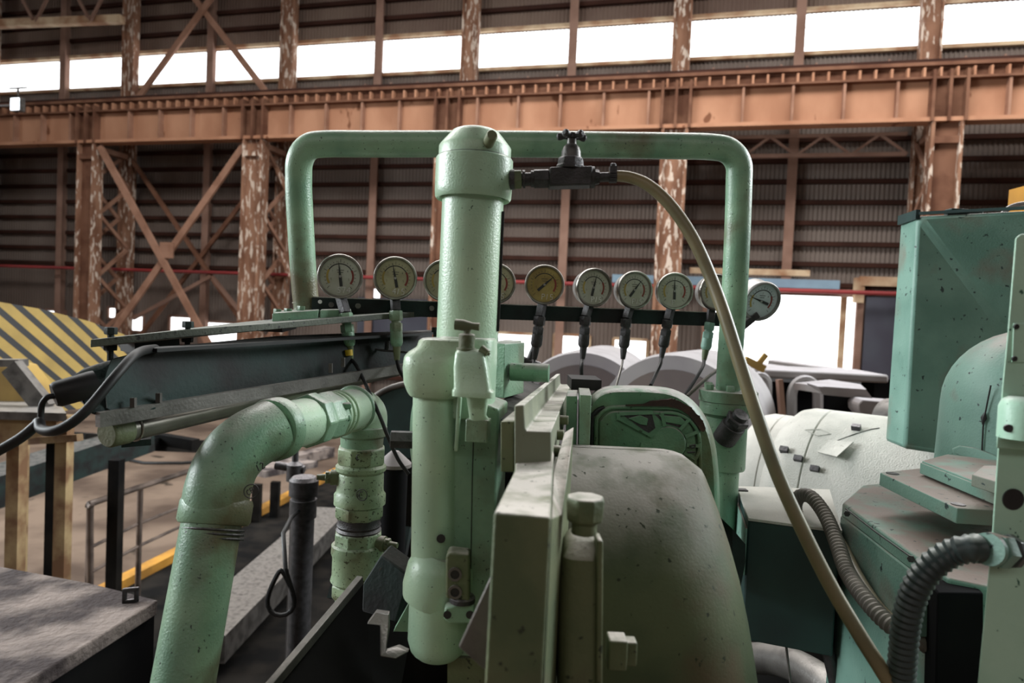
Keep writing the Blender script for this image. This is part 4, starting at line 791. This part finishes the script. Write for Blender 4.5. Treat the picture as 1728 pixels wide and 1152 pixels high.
A0 = P(833, 864, .60); B0 = P(930, 873, .60); 
def atz(p, z): return V((p.x, p.y, z))
A1 = P(868, 793, .80); B1 = P(934, 790, .80); A2 = P(870, 770, .84); B2 = P(936, 765, .84)
sec = [A0, atz(A0, 2.6)+V((-.004, 0, 0)), atz(A1, 2.6)+V((0, .1, 0)), A2+V((0, .06, 0)), A2, A1]
sec2 = [B0, atz(B0, 2.6)+V((-.002, 0, 0)), atz(B1, 2.6)+V((0, .1, 0)), B2+V((0, .06, 0)), B2, B1]
mb.loft([sec, sec2]); mb.build('column_body', 'olive', th, bevel=.0025)
mb = MB(); mb.prism(dpts([(931, 876, .605), (948, 870, .68), (960, 790, .80), (968, 720, .98), (952, 730, .98), (934, 795, .80)]), -Z*.5); mb.build('side_flange', 'olive', th, bevel=.001)
mb = MB(); mb.prism(dpts([(832, 966, .64), (774, 1092, .64), (820, 1132, .64), (832, 1140, .64)]), V((0, .006, 0))); mb.build('gusset', 'steel', th, bevel=.001)
th = thing('bolt_bracket', 'rounded cast bracket with a large hex cap screw beside the guide column', 'bracket', P(980, 1300, .68))
mb = MB(); mb.loft([rr(976, 1400, .72, .024, .03), rr(978, 1000, .72, .023, .03), rr(980, 930, .72, .022, .028), rr(984, 905, .73, .018, .024), rr(986, 893, .74, .012, .018)]); mb.build('casting', 'olive', th)
mb = MB(); mb.bar(P(1010, 905, .70), P(1008, 1200, .70), .006, .03); mb.build('rib', 'olive', th, bevel=.002)
q = P(985, 900, .69); mb = MB(); mb.lathe(q, Z, [(0, .013), (.014, .013), (.014, .016)], 28); mb.lathe(q+Z*.012, Z, [(0, .015), (.003, .019), (.022, .0205), (.026, .019), (.026, 0)], 8, .3); mb.build('cap_screw', 'olive', th, bevel=.002)
mb = MB(); mb.box(P(1040, 1098, .73), V((.010, 0, 0)), V((0, .012, 0)), Z*.016); mb.box(P(1062, 1098, .74), V((.007, 0, 0)), V((0, .009, 0)), Z*.013); mb.build('square_lug', 'olive', th, bevel=.002)

# ------------------------------------------------------------------ front shroud
th = thing('front_shroud', 'large rounded dusty green shroud in the lower centre', 'machine cover', P(1100, 1400, .9))
rows = []
sil = [(757, 1105), (759, 1122), (764, 1140), (772, 1158), (786, 1176), (806, 1192), (834, 1208), (870, 1222), (915, 1236), (965, 1248), (1030, 1260), (1100, 1271), (1170, 1281), (1320, 1296)]
zt = P(1040, 757, 1.12).z
nc = 26
for y, xr in sil:
    d = max(1.02, 1.12-.0016*(y-757)); zz = P(xr, y, d).z; h = max(0, (zt-zz))
    fr = min(1, h/.30); yfront = 1.10-.25*math.sqrt(max(0, 1-(1-fr)**2.0))
    xl = P(925, 900, .9).x; R_ = P(xr, y, d).x; r = min(.055, .02+h*.3)
    back = max(1.12, yfront+.01); row = [V((xl, back, zz)), V((xl, yfront, zz))]
    for i in range(nc+1):
        t = i/nc; x = xl+(R_-xl)*t; e_ = (x-(R_-.13))/.13
        yy = yfront if e_ < 0 else yfront+(max(1.04, yfront)-yfront)*(1-math.sqrt(max(0, 1-min(1, e_)**2)))*1.0
        row.append(V((x, yy, zz)))
    row.append(V((R_, back, zz))); rows.append(row)
mb = MB(); mb.loft(rows[::-1]); mb.build('hood', 'shroud', th)
# ------------------------------------------------------------------ motor cover
th = thing('motor_cover', 'rounded green cover with embossed relief and chipped brown patch', 'machine cover', P(1110, 900, 1.3))
def out(scale=1): return [(992, 900), (990, 700), (994, 680), (1006, 664), (1024, 656), (1050, 654), (1100, 655), (1134, 660), (1160, 673), (1182, 696), (1198, 728), (1207, 770), (1211, 830), (1212, 900)]
def sc(l, c, s): return [(c[0]+(x-c[0])*s, c[1]+(y-c[1])*s) for x, y in l]
cc = (1100, 800)
o0 = smooth_path([V((x, y, 0)) for x, y in out()], 3); o0 = [(p.x, p.y) for p in o0]
mb = MB(); mb.loft([[P(x, y, 1.205) for x, y in sc(o0, cc, .90)], [P(x, y, 1.205) for x, y in sc(o0, cc, .95)], [P(x, y, 1.212) for x, y in sc(o0, cc, .985)], [P(x, y, 1.235) for x, y in sc(o0, cc, 1.01)], [P(x, y, 1.28) for x, y in sc(o0, (1100, 790), 1.03)], [P(x, y, 1.42) for x, y in sc(o0, (1100, 690), 1.0)], [P(x, y-4, 1.55) for x, y in sc(o0, (1100, 680), .93)]])
mb.build('hood', 'motor', th)
pn = [(1006, 860), (1006, 722), (1011, 702), (1024, 690), (1045, 687), (1130, 688), (1155, 697), (1172, 716), (1180, 745), (1184, 860)]
pn = [(p.x, p.y) for p in smooth_path([V((x, y, 0)) for x, y in pn], 3)]
mb = MB(); mb.tube([P(x, y, 1.203) for x, y in pn], .0038, 8); mb.build('panel_bead', 'motor', th)
mb = MB(); mb.tube([P(x-8, y-5+max(0, (x-1006))*.2, 1.205) for x, y in pn if x < 1030], .0042, 8); mb.build('dark_groove', 'black', th)
mb = MB(); mb.prism([P(x, y, 1.199) for x, y in sc(pn, (1095, 800), .94)], V((0, .008, 0))); mb.build('inset_panel', 'motor', th, bevel=.002)
n0 = -ray(1120, 740).normalized()
mb = MB(); mb.lathe(P(1128, 748, 1.200), n0, [(0, .030), (.006, .0295), (.008, .028), (.008, 0)], 44); mb.build('round_boss', 'motor', th)
mb = MB()
arc_ = [P(1128+math.sin(a)*53, 748-math.cos(a)*52, 1.197) for a in [math.radians(t) for t in range(-15, 125, 8)]]
mb.tube(arc_, .003, 8)
for a in (-12, 40, 68, 95, 120): t = math.radians(a); mb.bar(P(1128+math.sin(t)*30, 748-math.cos(t)*30, 1.197), P(1128+math.sin(t)*54, 748-math.cos(t)*53, 1.197), .006, .006, n0)
mb.bar(P(1044, 706, 1.196), P(1100, 736, 1.196), .005, .007, n0); mb.bar(P(1044, 698, 1.196), P(1102, 696, 1.196), .006, .005, n0); mb.bar(P(1044, 697, 1.196), P(1044, 708, 1.196), .006, .005, n0)
mb.bar(P(1080, 752, 1.196), P(1100, 758, 1.196), .012, .008, n0)
mb.build('relief_ribs', 'motor', th)
mb = MB(); mb.prism(dpts([(1050, 699, 1.1978), (1100, 697, 1.1978), (1106, 722, 1.1978), (1094, 731, 1.1978)]), V((0, .003, 0))); mb.prism(dpts([(1105, 699, 1.1978), (1150, 700, 1.1978), (1165, 712, 1.1978), (1150, 722, 1.1978), (1120, 714, 1.1978)]), V((0, .003, 0))); mb.build('relief_recess', 'iron', th)
mb = MB(); mb.prism(dpts([(1060, 706, 1.1945), (1080, 700, 1.1945), (1094, 706, 1.1945), (1092, 718, 1.1945), (1080, 716, 1.1945)]), V((0, .004, 0))); mb.prism(dpts([(1112, 700, 1.1945), (1148, 703, 1.1945), (1158, 712, 1.1945), (1150, 717, 1.1945), (1122, 712, 1.1945)]), V((0, .004, 0))); mb.build('relief_leaf', 'motor', th, bevel=.001)
mb = MB(); write(mb, 'D', P(1164, 752, 1.193), (Rt*.2-Up).normalized(), (Rt+Up*.2).normalized(), .010, .0013); write(mb, '1', P(1160, 762, 1.193), (Rt*.2-Up).normalized(), (Rt+Up*.2).normalized(), .013, .0016); mb.build('embossed_marks', 'iron', th)
# chipped patch: irregular strip between two jagged curves
up_, lo_ = [], []
pa = [(1056, 683), (1085, 682), (1100, 676), (1120, 675), (1135, 673), (1146, 677), (1156, 683), (1166, 688), (1172, 697), (1180, 703), (1186, 712), (1190, 722), (1188, 727)]
pb = [(1056, 684.5), (1085, 684.5), (1105, 685), (1125, 685), (1140, 688), (1150, 692), (1160, 699), (1167, 706), (1172, 713), (1177, 719), (1180, 724), (1183, 727), (1186, 728)]
random.seed(3); vs = []; fs = []
def lerp2(l, t):
    q = t*(len(l)-1); i = min(int(q), len(l)-2); f_ = q-i; return (l[i][0]*(1-f_)+l[i+1][0]*f_, l[i][1]*(1-f_)+l[i+1][1]*f_)
for i in range(61):
    a = lerp2(pa, i/60); b = lerp2(pb, i/60); j = random.uniform(-1.6, 1.6) if 8 < i else .3
    vs += [P(a[0]+j*.5, a[1]-abs(j), 1.1985), P(b[0], b[1], 1.1985)]
for i in range(60): fs.append((2*i, 2*i+1, 2*i+3, 2*i+2))
mb = MB(); mb.add(vs, fs); o = mb.build('chipped_paint_patch', 'rustpatch', th, smooth=False)
so = o.modifiers.new('thick', 'SOLIDIFY'); so.thickness = .008; so.offset = 0
th = thing('edge_bracket', 'green double plate bracket left of the motor cover', 'bracket', P(975, 760, 1.15))
mb = MB(); mb.prism(dpts([(956, 668, 1.14), (974, 668, 1.14), (972, 770, 1.14), (954, 770, 1.14)]), V((.01, .10, 0))); mb.build('left_plate', 'motor', th, bevel=.001)
mb = MB(); mb.prism(dpts([(978, 666, 1.13), (998, 667, 1.13), (994, 780, 1.13), (976, 780, 1.13)]), V((.01, .12, 0))); mb.build('right_plate', 'green', th, bevel=.001)
mb = MB(); mb.box(P(985, 645, 1.32), V((.028, 0, 0)), V((0, .05, 0)), Z*.010); mb.build('dark_gap_block', 'black', th)
# ================================================================== THE MACHINE: RIGHT SIDE
# dust covered white motor drum
mb = None
ax = V((.75, -.66, 0)).normalized()
def drum(c, R, L, label):
    th = thing('dusty_drum', label, 'machine drum', c-Z*R, )
    mb = MB(); mb.lathe(c, ax, [(-.12, 0), (-.115, R*.35), (-.09, R*.65), (-.05, R*.87), (-.01, R*.97), (.03, R), (.095, R), (.10, R*.985), (.105, R), (L, R), (L, 0)], 72); mb.build('shell', 'dusty', th); return th
zc = P(1370, 697, 2.65).z
R_ = .38; c = P(1352, 850, 2.85); c = V((c.x, c.y, zc-R_))
th = drum(c, R_, 1.35, 'large pale dust covered drum with dark lugs right of the flanged pipe')
def onsurf(x, y, off=0):                       # where a sight line meets the drum
    d = ray(x, y); o = CAM-c; dp_ = d-ax*d.dot(ax); op = o-ax*o.dot(ax)
    A_ = dp_.dot(dp_); B_ = 2*dp_.dot(op); C_ = op.dot(op)-(R_+off)**2; D_ = B_*B_-4*A_*C_
    k = (-B_-math.sqrt(max(D_, 0)))/(2*A_); q = CAM+d*k; n = (q-c)-ax*(q-c).dot(ax); return q, n.normalized()
for x, y in ((1324, 760), (1348, 775), (1376, 792), (1445, 724)):
    q, n = onsurf(x, y); mb = MB(); mb.bar(q-n*.01, q+n*.018, .030, .020); mb.build('lug', 'iron', th)
mb = MB(); mb.add([onsurf(1380, 762, .003)[0], onsurf(1412, 770, .03)[0], onsurf(1440, 745, .02)[0], onsurf(1400, 742, .003)[0]], [(0, 1, 2, 3)]); o = mb.build('lifted_flap', 'dusty', th, smooth=False)
so = o.modifiers.new('thick', 'SOLIDIFY'); so.thickness = .004
mb = MB(); pts = [onsurf(x, y, .001)[0] for x, y in ((1400, 748), (1440, 733), (1470, 724), (1484, 722))]; mb.tube(pts, .002, 6); mb.build('seam_crack', 'steel', th)
mb = MB(); pts = [onsurf(x, y, .001)[0] for x, y in ((1358, 725), (1380, 735), (1402, 732), (1385, 724), (1358, 725))]; mb.tube(pts, .0015, 6); mb.build('tag_plate_outline', 'dusty', th)
c_keep = c
c = P(1290, 800, 3.9); 
th = drum(V((c.x, c.y, P(1300, 697, 3.9).z-.40)), .40, .5, 'second pale drum half hidden behind the flanged mint pipe')
# pale topped terminal box
th = thing('terminal_box', 'dark green box with pale dusty lid beside the flanged pipe', 'box', P(1320, 1065, 1.5))
a = P(1263, 876, 1.45); zt = a.z
def onz(x, y, z):
    d = ray(x, y); return CAM+d*((z-CAM.z)/d.z)
B1, B2, B3, B4 = onz(1263, 876, zt), onz(1418, 897, zt), onz(1400, 828, zt), onz(1243, 822, zt)
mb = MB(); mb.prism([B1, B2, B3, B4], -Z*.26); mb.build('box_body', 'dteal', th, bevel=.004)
mb = MB(); mb.prism([B1+V((-.002, -.004, .004)), B2+V((.002, -.004, .004)), B3+Z*.004, B4+Z*.004], -Z*.006); mb.build('lid', 'dusty', th, bevel=.001)
mb = MB(); e = (B4-B1); mb.box((B1+B4)/2-Z*.07+V((-.003, 0, 0)), e/2, V((.002, 0, 0)), Z*.05); mb.build('side_plate', 'teal', th, smooth=False)
mb = MB(); q = onz(1252, 830, zt)+Z*.005; mb.box(q, V((.012, 0, 0)), V((0, .01, 0)), Z*.002); mb.build('slot', 'ink', th)
mb = MB(); q = P(1324, 962, 1.47); mb.lathe(q+V((0, .04, 0)), V((0, -1, -.25)), [(0, .018), (.03, .018), (.03, .012), (.05, .012), (.05, 0)], 20); mb.tube([q, q+V((.004, -.01, -.02)), q+V((.010, -.012, -.055))], [.011, .011, .008], 14)
tag(mb.build('cable_gland', 'case'), 'grey cable gland on the dark face of the box', 'cable gland')
mb = MB(); mb.tube(smooth_path(dpts([(1330, 1002, 1.455), (1325, 1060, 1.45), (1329, 1110, 1.44), (1338, 1180, 1.42)]), 6), .0028, 8); tag(mb.build('thin_cable', 'steel'), 'thin grey cable hanging from the gland on the dark box', 'cable')
mb = MB(); mb.tube(smooth_path(dpts([(1405, 905, 1.44), (1385, 930, 1.42), (1375, 980, 1.42), (1380, 1040, 1.42), (1400, 1110, 1.42), (1420, 1200, 1.42)]), 6), .013, 14); tag(mb.build('bent_tube', 'iron'), 'dark bent tube right of the dark green box', 'tube')
mb = MB(); mb.prism(dpts([(1236, 892, 1.38), (1258, 918, 1.38), (1258, 948, 1.38), (1246, 1010, 1.38), (1236, 1010, 1.38)]), V((0, .08, 0))); tag(mb.build('ribbed_block', 'grime', smooth=False), 'small dark ribbed block between shroud and box', 'block')
# pink brown pipe at the foot
mb = MB(); mb.tube(smooth_path(dpts([(1235, 1110, 2.2), (1320, 1115, 2.0), (1400, 1160, 1.8), (1500, 1260, 1.6)]), 6), .045, 18); tag(mb.build('floor_pipe', 'steel'), 'dusty brown pipe low down under the dark box', 'pipe')
mb = MB(); mb.abox((1.25, 2.5, 1.05), 1.0, 1.2, 2.1); tag(mb.build('machine_plinth', 'dark', smooth=False), 'black plinth under the dusty drum', 'plinth')
mb = MB(); mb.abox((3.3, 4.0, .75), 2.2, 2.0, 1.5, .1); tag(mb.build('dark_foundation', 'dark', smooth=False), 'dark foundation block behind the dusty drum', 'plinth')

# gear housing with stepped plates
th = thing('gear_housing', 'pale green gear housing with brown dusty top in the lower right', 'machine casting', P(1500, 1200, 1.3))
zt = P(1550, 942, 1.10).z
G = [onz(x, y, zt) for x, y in ((1422, 848), (1456, 818), (1520, 812), (1760, 870), (1760, 1010), (1600, 975), (1552, 942))]
mb = MB(); mb.prism([p for p in G], -Z*.03); mb.build('top_cover', 'teal', th, bevel=.004)
g2 = [G[0]+V((0, .004, -.028)), G[1], G[2], G[3], G[4], G[5]+V((0, .01, 0)), G[6]+V((0, .01, 0))]
low = [q+V((-.035 if i in (0, 1) else 0, -.02, -.9)) for i, q in enumerate(g2)]
g2 = [V((p.x, p.y, zt-.028)) for p in g2]
mb = MB(); mb.loft([low, g2]); mb.build('housing_body', 'teal', th, bevel=.004)
mb = MB(); mb.tube(dpts([(1427, 858, 1.33), (1480, 899, 1.21), (1535, 938, 1.105), (1545, 947, 1.095), (1546, 958, 1.09), (1543, 985, 1.09)]), .0014, 6); mb.build('panel_seam', 'ink', th)
for x, y, d in ((1432, 868, 1.31), (1541, 945, 1.085)):
    mb = MB(); hexnut(mb, P(x, y, d)+V((0, .006, 0)), -ray(x, y), .012, .006); mb.build('bolt', 'iron', th)
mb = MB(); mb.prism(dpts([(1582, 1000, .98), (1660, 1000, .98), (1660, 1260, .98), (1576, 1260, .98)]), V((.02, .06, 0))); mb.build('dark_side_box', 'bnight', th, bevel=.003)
mb = MB(); mb.prism(dpts([(1556, 1000, 1.03), (1584, 985, 1.03), (1576, 1075, 1.03), (1546, 1075, 1.03)]), V((0, .02, 0))); mb.build('foot_pad', 'teal', th, bevel=.002)
th = thing('stepped_plates', 'stack of thick sea green plates stepping down towards the camera', 'plate stack', P(1600, 880, 1.2))
def slab(name, tp, zy, tk, m='teal', bev=.0015):
    z = P(*zy).z; pts = [onz(x, y, z) for x, y in tp]
    mb = MB(); mb.prism(pts, -Z*tk); return mb.build(name, m, th, bevel=bev)
slab('lower_plate', [(1485, 797), (1615, 857), (1760, 866), (1760, 800), (1550, 790)], (1615, 857, 1.12), .026)
slab('middle_plate', [(1553, 780), (1676, 828), (1760, 850), (1760, 790), (1600, 770)], (1676, 828, 1.14), .022)
slab('upper_plate', [(1556, 777), (1678, 824), (1760, 848), (1760, 785), (1598, 766)], (1676, 824, 1.14), .012)
slab('ridge_plate', [(1640, 800), (1690, 815), (1760, 825), (1760, 785), (1660, 785)], (1676, 800, 1.15), .02)
mb = MB(); q = onz(1506, 799, P(1615, 857, 1.12).z)+Z*.0008; mb.lathe(q-Z*.001, Z, [(0, .012), (.0015, .012), (.0015, 0)], 20); mb.build('bolt_recess', 'ink', th)
mb = MB(); q = onz(1617, 851, P(1615, 857, 1.12).z)+Z*.0008; mb.lathe(q-Z*.001, Z, [(0, .011), (.0015, .011), (.0015, 0)], 20); mb.build('bolt_recess', 'iron', th)
# domed housing and hopper
th = thing('domed_housing', 'grey green domed housing in front of the tall hopper', 'machine cover', P(1720, 780, 1.45))
cx = P(1760, 775, 1.50); Rr = .182
mb = MB(); zb = P(1600, 782, 1.42).z; zd = P(1605, 665, 1.42).z; ztp = P(1715, 531, 1.5).z
prof = [(0, Rr), (zd-zb, Rr*.975)]+[(zd-zb+(ztp-zd)*math.sin(PI/2*t/10), Rr*.975*math.cos(PI/2*t/10)) for t in range(1, 11)]
mb.lathe(V((cx.x, cx.y+.04, zb-.03)), Z, prof, 64); mb.build('dome', 'teal', th)
def dpath(pts, off=.0015):
    o = []
    for x, y in pts:
        d = ray(x, y); cc_ = V((cx.x, cx.y+.04, 0)); A_ = d.x**2+d.y**2; B_ = -2*(d.x*cc_.x+d.y*cc_.y); C_ = cc_.x**2+cc_.y**2-(Rr+off)**2
        k = (-B_-math.sqrt(max(B_*B_-4*A_*C_, 0)))/(2*A_); o.append(CAM+d*k)
    return o
mb = MB(); mb.tube(dpath([(1672, 650), (1666, 680), (1662, 700), (1659, 720), (1657, 760)]), .0016, 6); mb.tube(dpath([(1663, 694), (1660, 705), (1658, 716)]), [.001, .006, .001], 8); mb.build('crack', 'ink', th)
sl = dpath([(1606, 756), (1618, 751), (1645, 755), (1685, 770), (1690, 786), (1650, 776), (1620, 768), (1608, 763)], .004)
mb = MB(); mb.prism(sl, V((-.004, -.010, 0))); mb.build('oval_lug', 'teal', th, bevel=.002)
th = thing('hopper', 'tall dark green steel hopper at the right, face tilted to darken it', 'hopper', P(1600, 760, 2.0))
TL, TR = P(1549, 364, 2.0), P(1900, 362, 1.72)
zt = TL.z; TR = V((TR.x, TR.y, zt)); BL = P(1526, 757, 2.0); BR = P(1800, 800, 2.0)
TLL, BLL = P(1522, 362, 2.12), P(1495, 745, 2.12); TLL.z = zt
MID = P(1690, 552, 2.0)  # fold shaped so the upper right panel goes dark, imitating cast shade
back = V((.50, .62, 0))
mb = MB()
vs = [TLL, TL, TR, BLL, BL, BR, MID, TLL+back, TR+back, BLL+back, BR+back, P(1900, 560, 1.98)]
fs = [(0, 3, 4, 1), (1, 4, 6), (4, 5, 11, 6), (1, 6, 11, 2), (7, 9, 3, 0), (2, 11, 5, 10, 8), (0, 1, 2, 8, 7), (3, 9, 10, 5, 4)]
mb.add(vs, fs); mb.build('shell', 'teal', th, bevel=.012)
mb = MB(); mb.bar(TLL+V((-.006, 0, .004)), TL+V((.0, 0, .004)), .012, .028); mb.bar(TL+V((0, -.006, .006)), TR+V((0, -.006, .006)), .012, .008); mb.build('rim', 'dteal', th)
mb = MB(); a = P(1596, 362, 1.97); b = P(1655, 366, 1.97); mb.bar(a, b, .02, .030)
mb.bar(P(1600, 354, 1.96), P(1652, 357, 1.96), .03, .006); mb.build('clip', 'dteal', th, bevel=.002)
for x in (1606, 1624, 1642):
    mb = MB(); mb.lathe(P(x, 366, 1.955)+V((0, .004, 0)), V((0, -1, 0)), [(0, .004), (.003, .004), (.003, 0)], 12); mb.build('rivet', 'teal', th)
mb = MB(); mb.tube(smooth_path(dpts([(1690, 364, 2.3), (1700, 353, 2.3), (1716, 346, 2.3), (1745, 342, 2.3)]), 6), .009, 10); tag(mb.build('grey_conduit', 'case'), 'grey conduit arching over the top of the hopper', 'conduit')
mb = MB(); mb.abox(P(1745, 345, 2.5), .12, .1, .12); tag(mb.build('orange_box', 'fyel', smooth=False), 'orange box at the right edge above the hopper', 'box')
# right front plate
th = thing('front_post', 'bright mint steel post with round hole at the right edge', 'post', P(1690, 1200, .8))
mb = MB(); pl = [(1713, 401), (1722, 394), (1790, 392), (1790, 1300), (1640, 1300), (1650, 1150), (1672, 925), (1681, 790), (1690, 660), (1700, 560)]
mb.prism(dpts([(x, y, .80) for x, y in pl]), V((.043, .055, 0))); mb.build('post_plate', 'sea', th, bevel=.002)
mb = MB(); n0 = V((0, -1, 0)); mb.lathe(P(1709, 842, .80)+V((0, .0015, 0)), n0, [(0, .0125), (.003, .0125), (.003, 0)], 32); mb.build('round_hole', 'ink', th)
mb = MB(); mb.prism(dpts([(1709, 545, .80), (1790, 545, .80), (1790, 612, .80), (1706, 611, .80)]), V((0, -.002, 0))); mb.build('name_plate', 'sea', th, bevel=.0006)
for x, y in ((1714, 551), (1711, 605)):
    mb = MB(); mb.lathe(P(x, y, .797), n0, [(0, .0032), (.002, .003), (.002, 0)], 12); mb.build('screw', 'iron', th)
mb = MB(); mb.lathe(P(1718, 738, .785)-Z*.001, Z, [(0, .021), (.036, .021), (.044, .018), (.048, .012), (.048, 0)], 28); mb.build('round_cap', 'sea', th)
mb = MB(); mb.prism(dpts([(1682, 736, .785), (1790, 741, .785), (1790, 763, .785), (1681, 756, .785)]), V((.045, .055, 0))); mb.build('band', 'sea', th, bevel=.0015)
mb = MB(); mb.lathe(P(1700, 722, .775), V((-.2, -1, 0)), [(0, .0045), (.003, .0045), (.003, 0)], 14); mb.build('band_screw', 'iron', th)
# conduits
def ribbed(name, pts, r, m, label, pitch):
    path = resample(smooth_path(dpts(pts), 14), pitch/4); rs = [r*(1+.075*math.cos(2*PI*i/4)) for i in range(len(path))]
    mb = MB(); mb.tube(path, rs, 20); return tag(mb.build(name, m), label, 'conduit')
ribbed('ribbed_conduit', [(1672, 927, .80), (1640, 925, .79), (1606, 933, .80), (1572, 956, .81), (1546, 992, .82), (1531, 1040, .83), (1524, 1100, .84), (1520, 1165, .85), (1516, 1260, .86)], pr(22, .82), 'ribbed', 'thick black ribbed conduit bending down from the bright mint post', .0085)
th = thing('conduit_nut', 'green hex conduit nut on the bright mint post', 'nut', P(1680, 930, .79))
axn = P(1660, 925, .775)-P(1712, 930, .80)
mb = MB(); mb.lathe(P(1706, 930, .795), axn, [(0, .020), (.010, .020), (.012, .018), (.012, 0)], 8); mb.build('lock_nut', 'ribbed', th, bevel=.001)
mb = MB(); hexnut(mb, P(1694, 929, .79), axn, .018, .0205); mb.lathe(P(1672, 927, .783), axn, [(0, .019), (.006, .0185), (.006, .0)], 28); mb.build('gland_nut', 'teal', th)
ribbed('dusty_conduit', [(1352, 880, 1.52), (1342, 858, 1.52), (1348, 838, 1.50), (1368, 838, 1.46), (1392, 868, 1.40), (1412, 915, 1.32), (1430, 965, 1.24), (1460, 1010, 1.16), (1500, 1052, 1.10), (1545, 1078, 1.06), (1600, 1096, 1.02), (1700, 1112, 1.0)], pr(12.5, 1.3), 'conduit', 'long brown ribbed conduit sagging in front of the gear housing', .0095)
mb = MB(); mb.tube(smooth_path(dpts([(1404, 878, 1.55), (1418, 905, 1.45), (1442, 960, 1.33), (1480, 1020, 1.23), (1520, 1060, 1.15)]), 6), .010, 12); tag(mb.build('plain_hose', 'hose'), 'plain dusty hose running behind the brown ribbed conduit', 'hose')
# lower left steel table
th = thing('steel_table', 'heavy stained steel table in the lower left corner', 'table', P(60, 1100, 2.0)-Z*1.2)
zt = P(266, 1012, 2.35).z
T = [onz(x, y, zt) for x, y in ((-60, 944), (150, 983), (266, 1012), (20, 1165), (-60, 1215))]
mb = MB(); mb.prism(T, -Z*.05); mb.build('table_plate', 'plate', th, bevel=.004)
mb = MB(); mb.prism([p+V((-.02, .02, -.05)) for p in T], -Z*1.4); mb.build('base', 'bnight', th, smooth=False)
q = onz(220, 1016, zt); mb = MB()
uu = V((.9, .35, 0)).normalized()
mb.box(q-uu*.018+Z*.022, uu*.006, V((0, .006, 0)), Z*.022); mb.box(q+uu*.018+Z*.022, uu*.006, V((0, .006, 0)), Z*.022); mb.box(q+Z*.044, uu*.024, V((0, .006, 0)), Z*.007); mb.box(q+Z*.005, uu*.024, V((0, .006, 0)), Z*.006); mb.build('lifting_eye', 'iron', th, bevel=.003)
# lower centre: tilted plates
th = thing('angle_trough', 'grimy angle iron arm slanting up to the mint housing', 'bracket', P(600, 1100, 1.2))
mb = MB(); mb.bar(P(430, 1190, .95), P(608, 978, 1.25), .012, .016); mb.build('top_edge', 'steel', th, bevel=.001)
mb = MB(); mb.prism(dpts([(445, 1190, .97), (612, 984, 1.25), (680, 1060, 1.25), (640, 1260, 1.0)]), V((.01, .05, -.02))); mb.build('side_plate', 'bnight', th, smooth=False)
mb = MB(); mb.prism(dpts([(643, 936, 1.18), (691, 971, 1.16), (668, 1052, 1.12), (610, 1032, 1.14), (612, 985, 1.17)]), V((.012, .03, .01))); mb.build('end_plate', 'grime', th, bevel=.003)
mb = MB(); mb.lathe(P(645, 962, 1.172), -ray(645, 962), [(0, .0055), (.003, .005), (.003, 0)], 14); mb.build('screw', 'steel', th)
th = thing('hook_bracket', 'small worn grey hook bracket near the foot of the housing', 'bracket', P(640, 1105, 1.05))
mb = MB(); mb.prism(dpts([(618, 1053, 1.05), (634, 1032, 1.08), (656, 1035, 1.05), (656, 1062, 1.04), (650, 1100, 1.03), (672, 1092, 1.05), (690, 1100, 1.05), (668, 1112, 1.03), (641, 1108, 1.02), (641, 1056, 1.04)]), V((0, .012, 0))); mb.build('hook', 'steel', th, bevel=.002)
mb = MB(); mb.prism(dpts([(664, 1065, 1.1), (700, 1000, 1.1), (704, 1062, 1.1), (700, 1066, 1.1)]), V((0, .02, 0))); tag(mb.build('green_wedge', 'green', smooth=False), 'green wedge plate left of the lower housing barrel', 'plate')
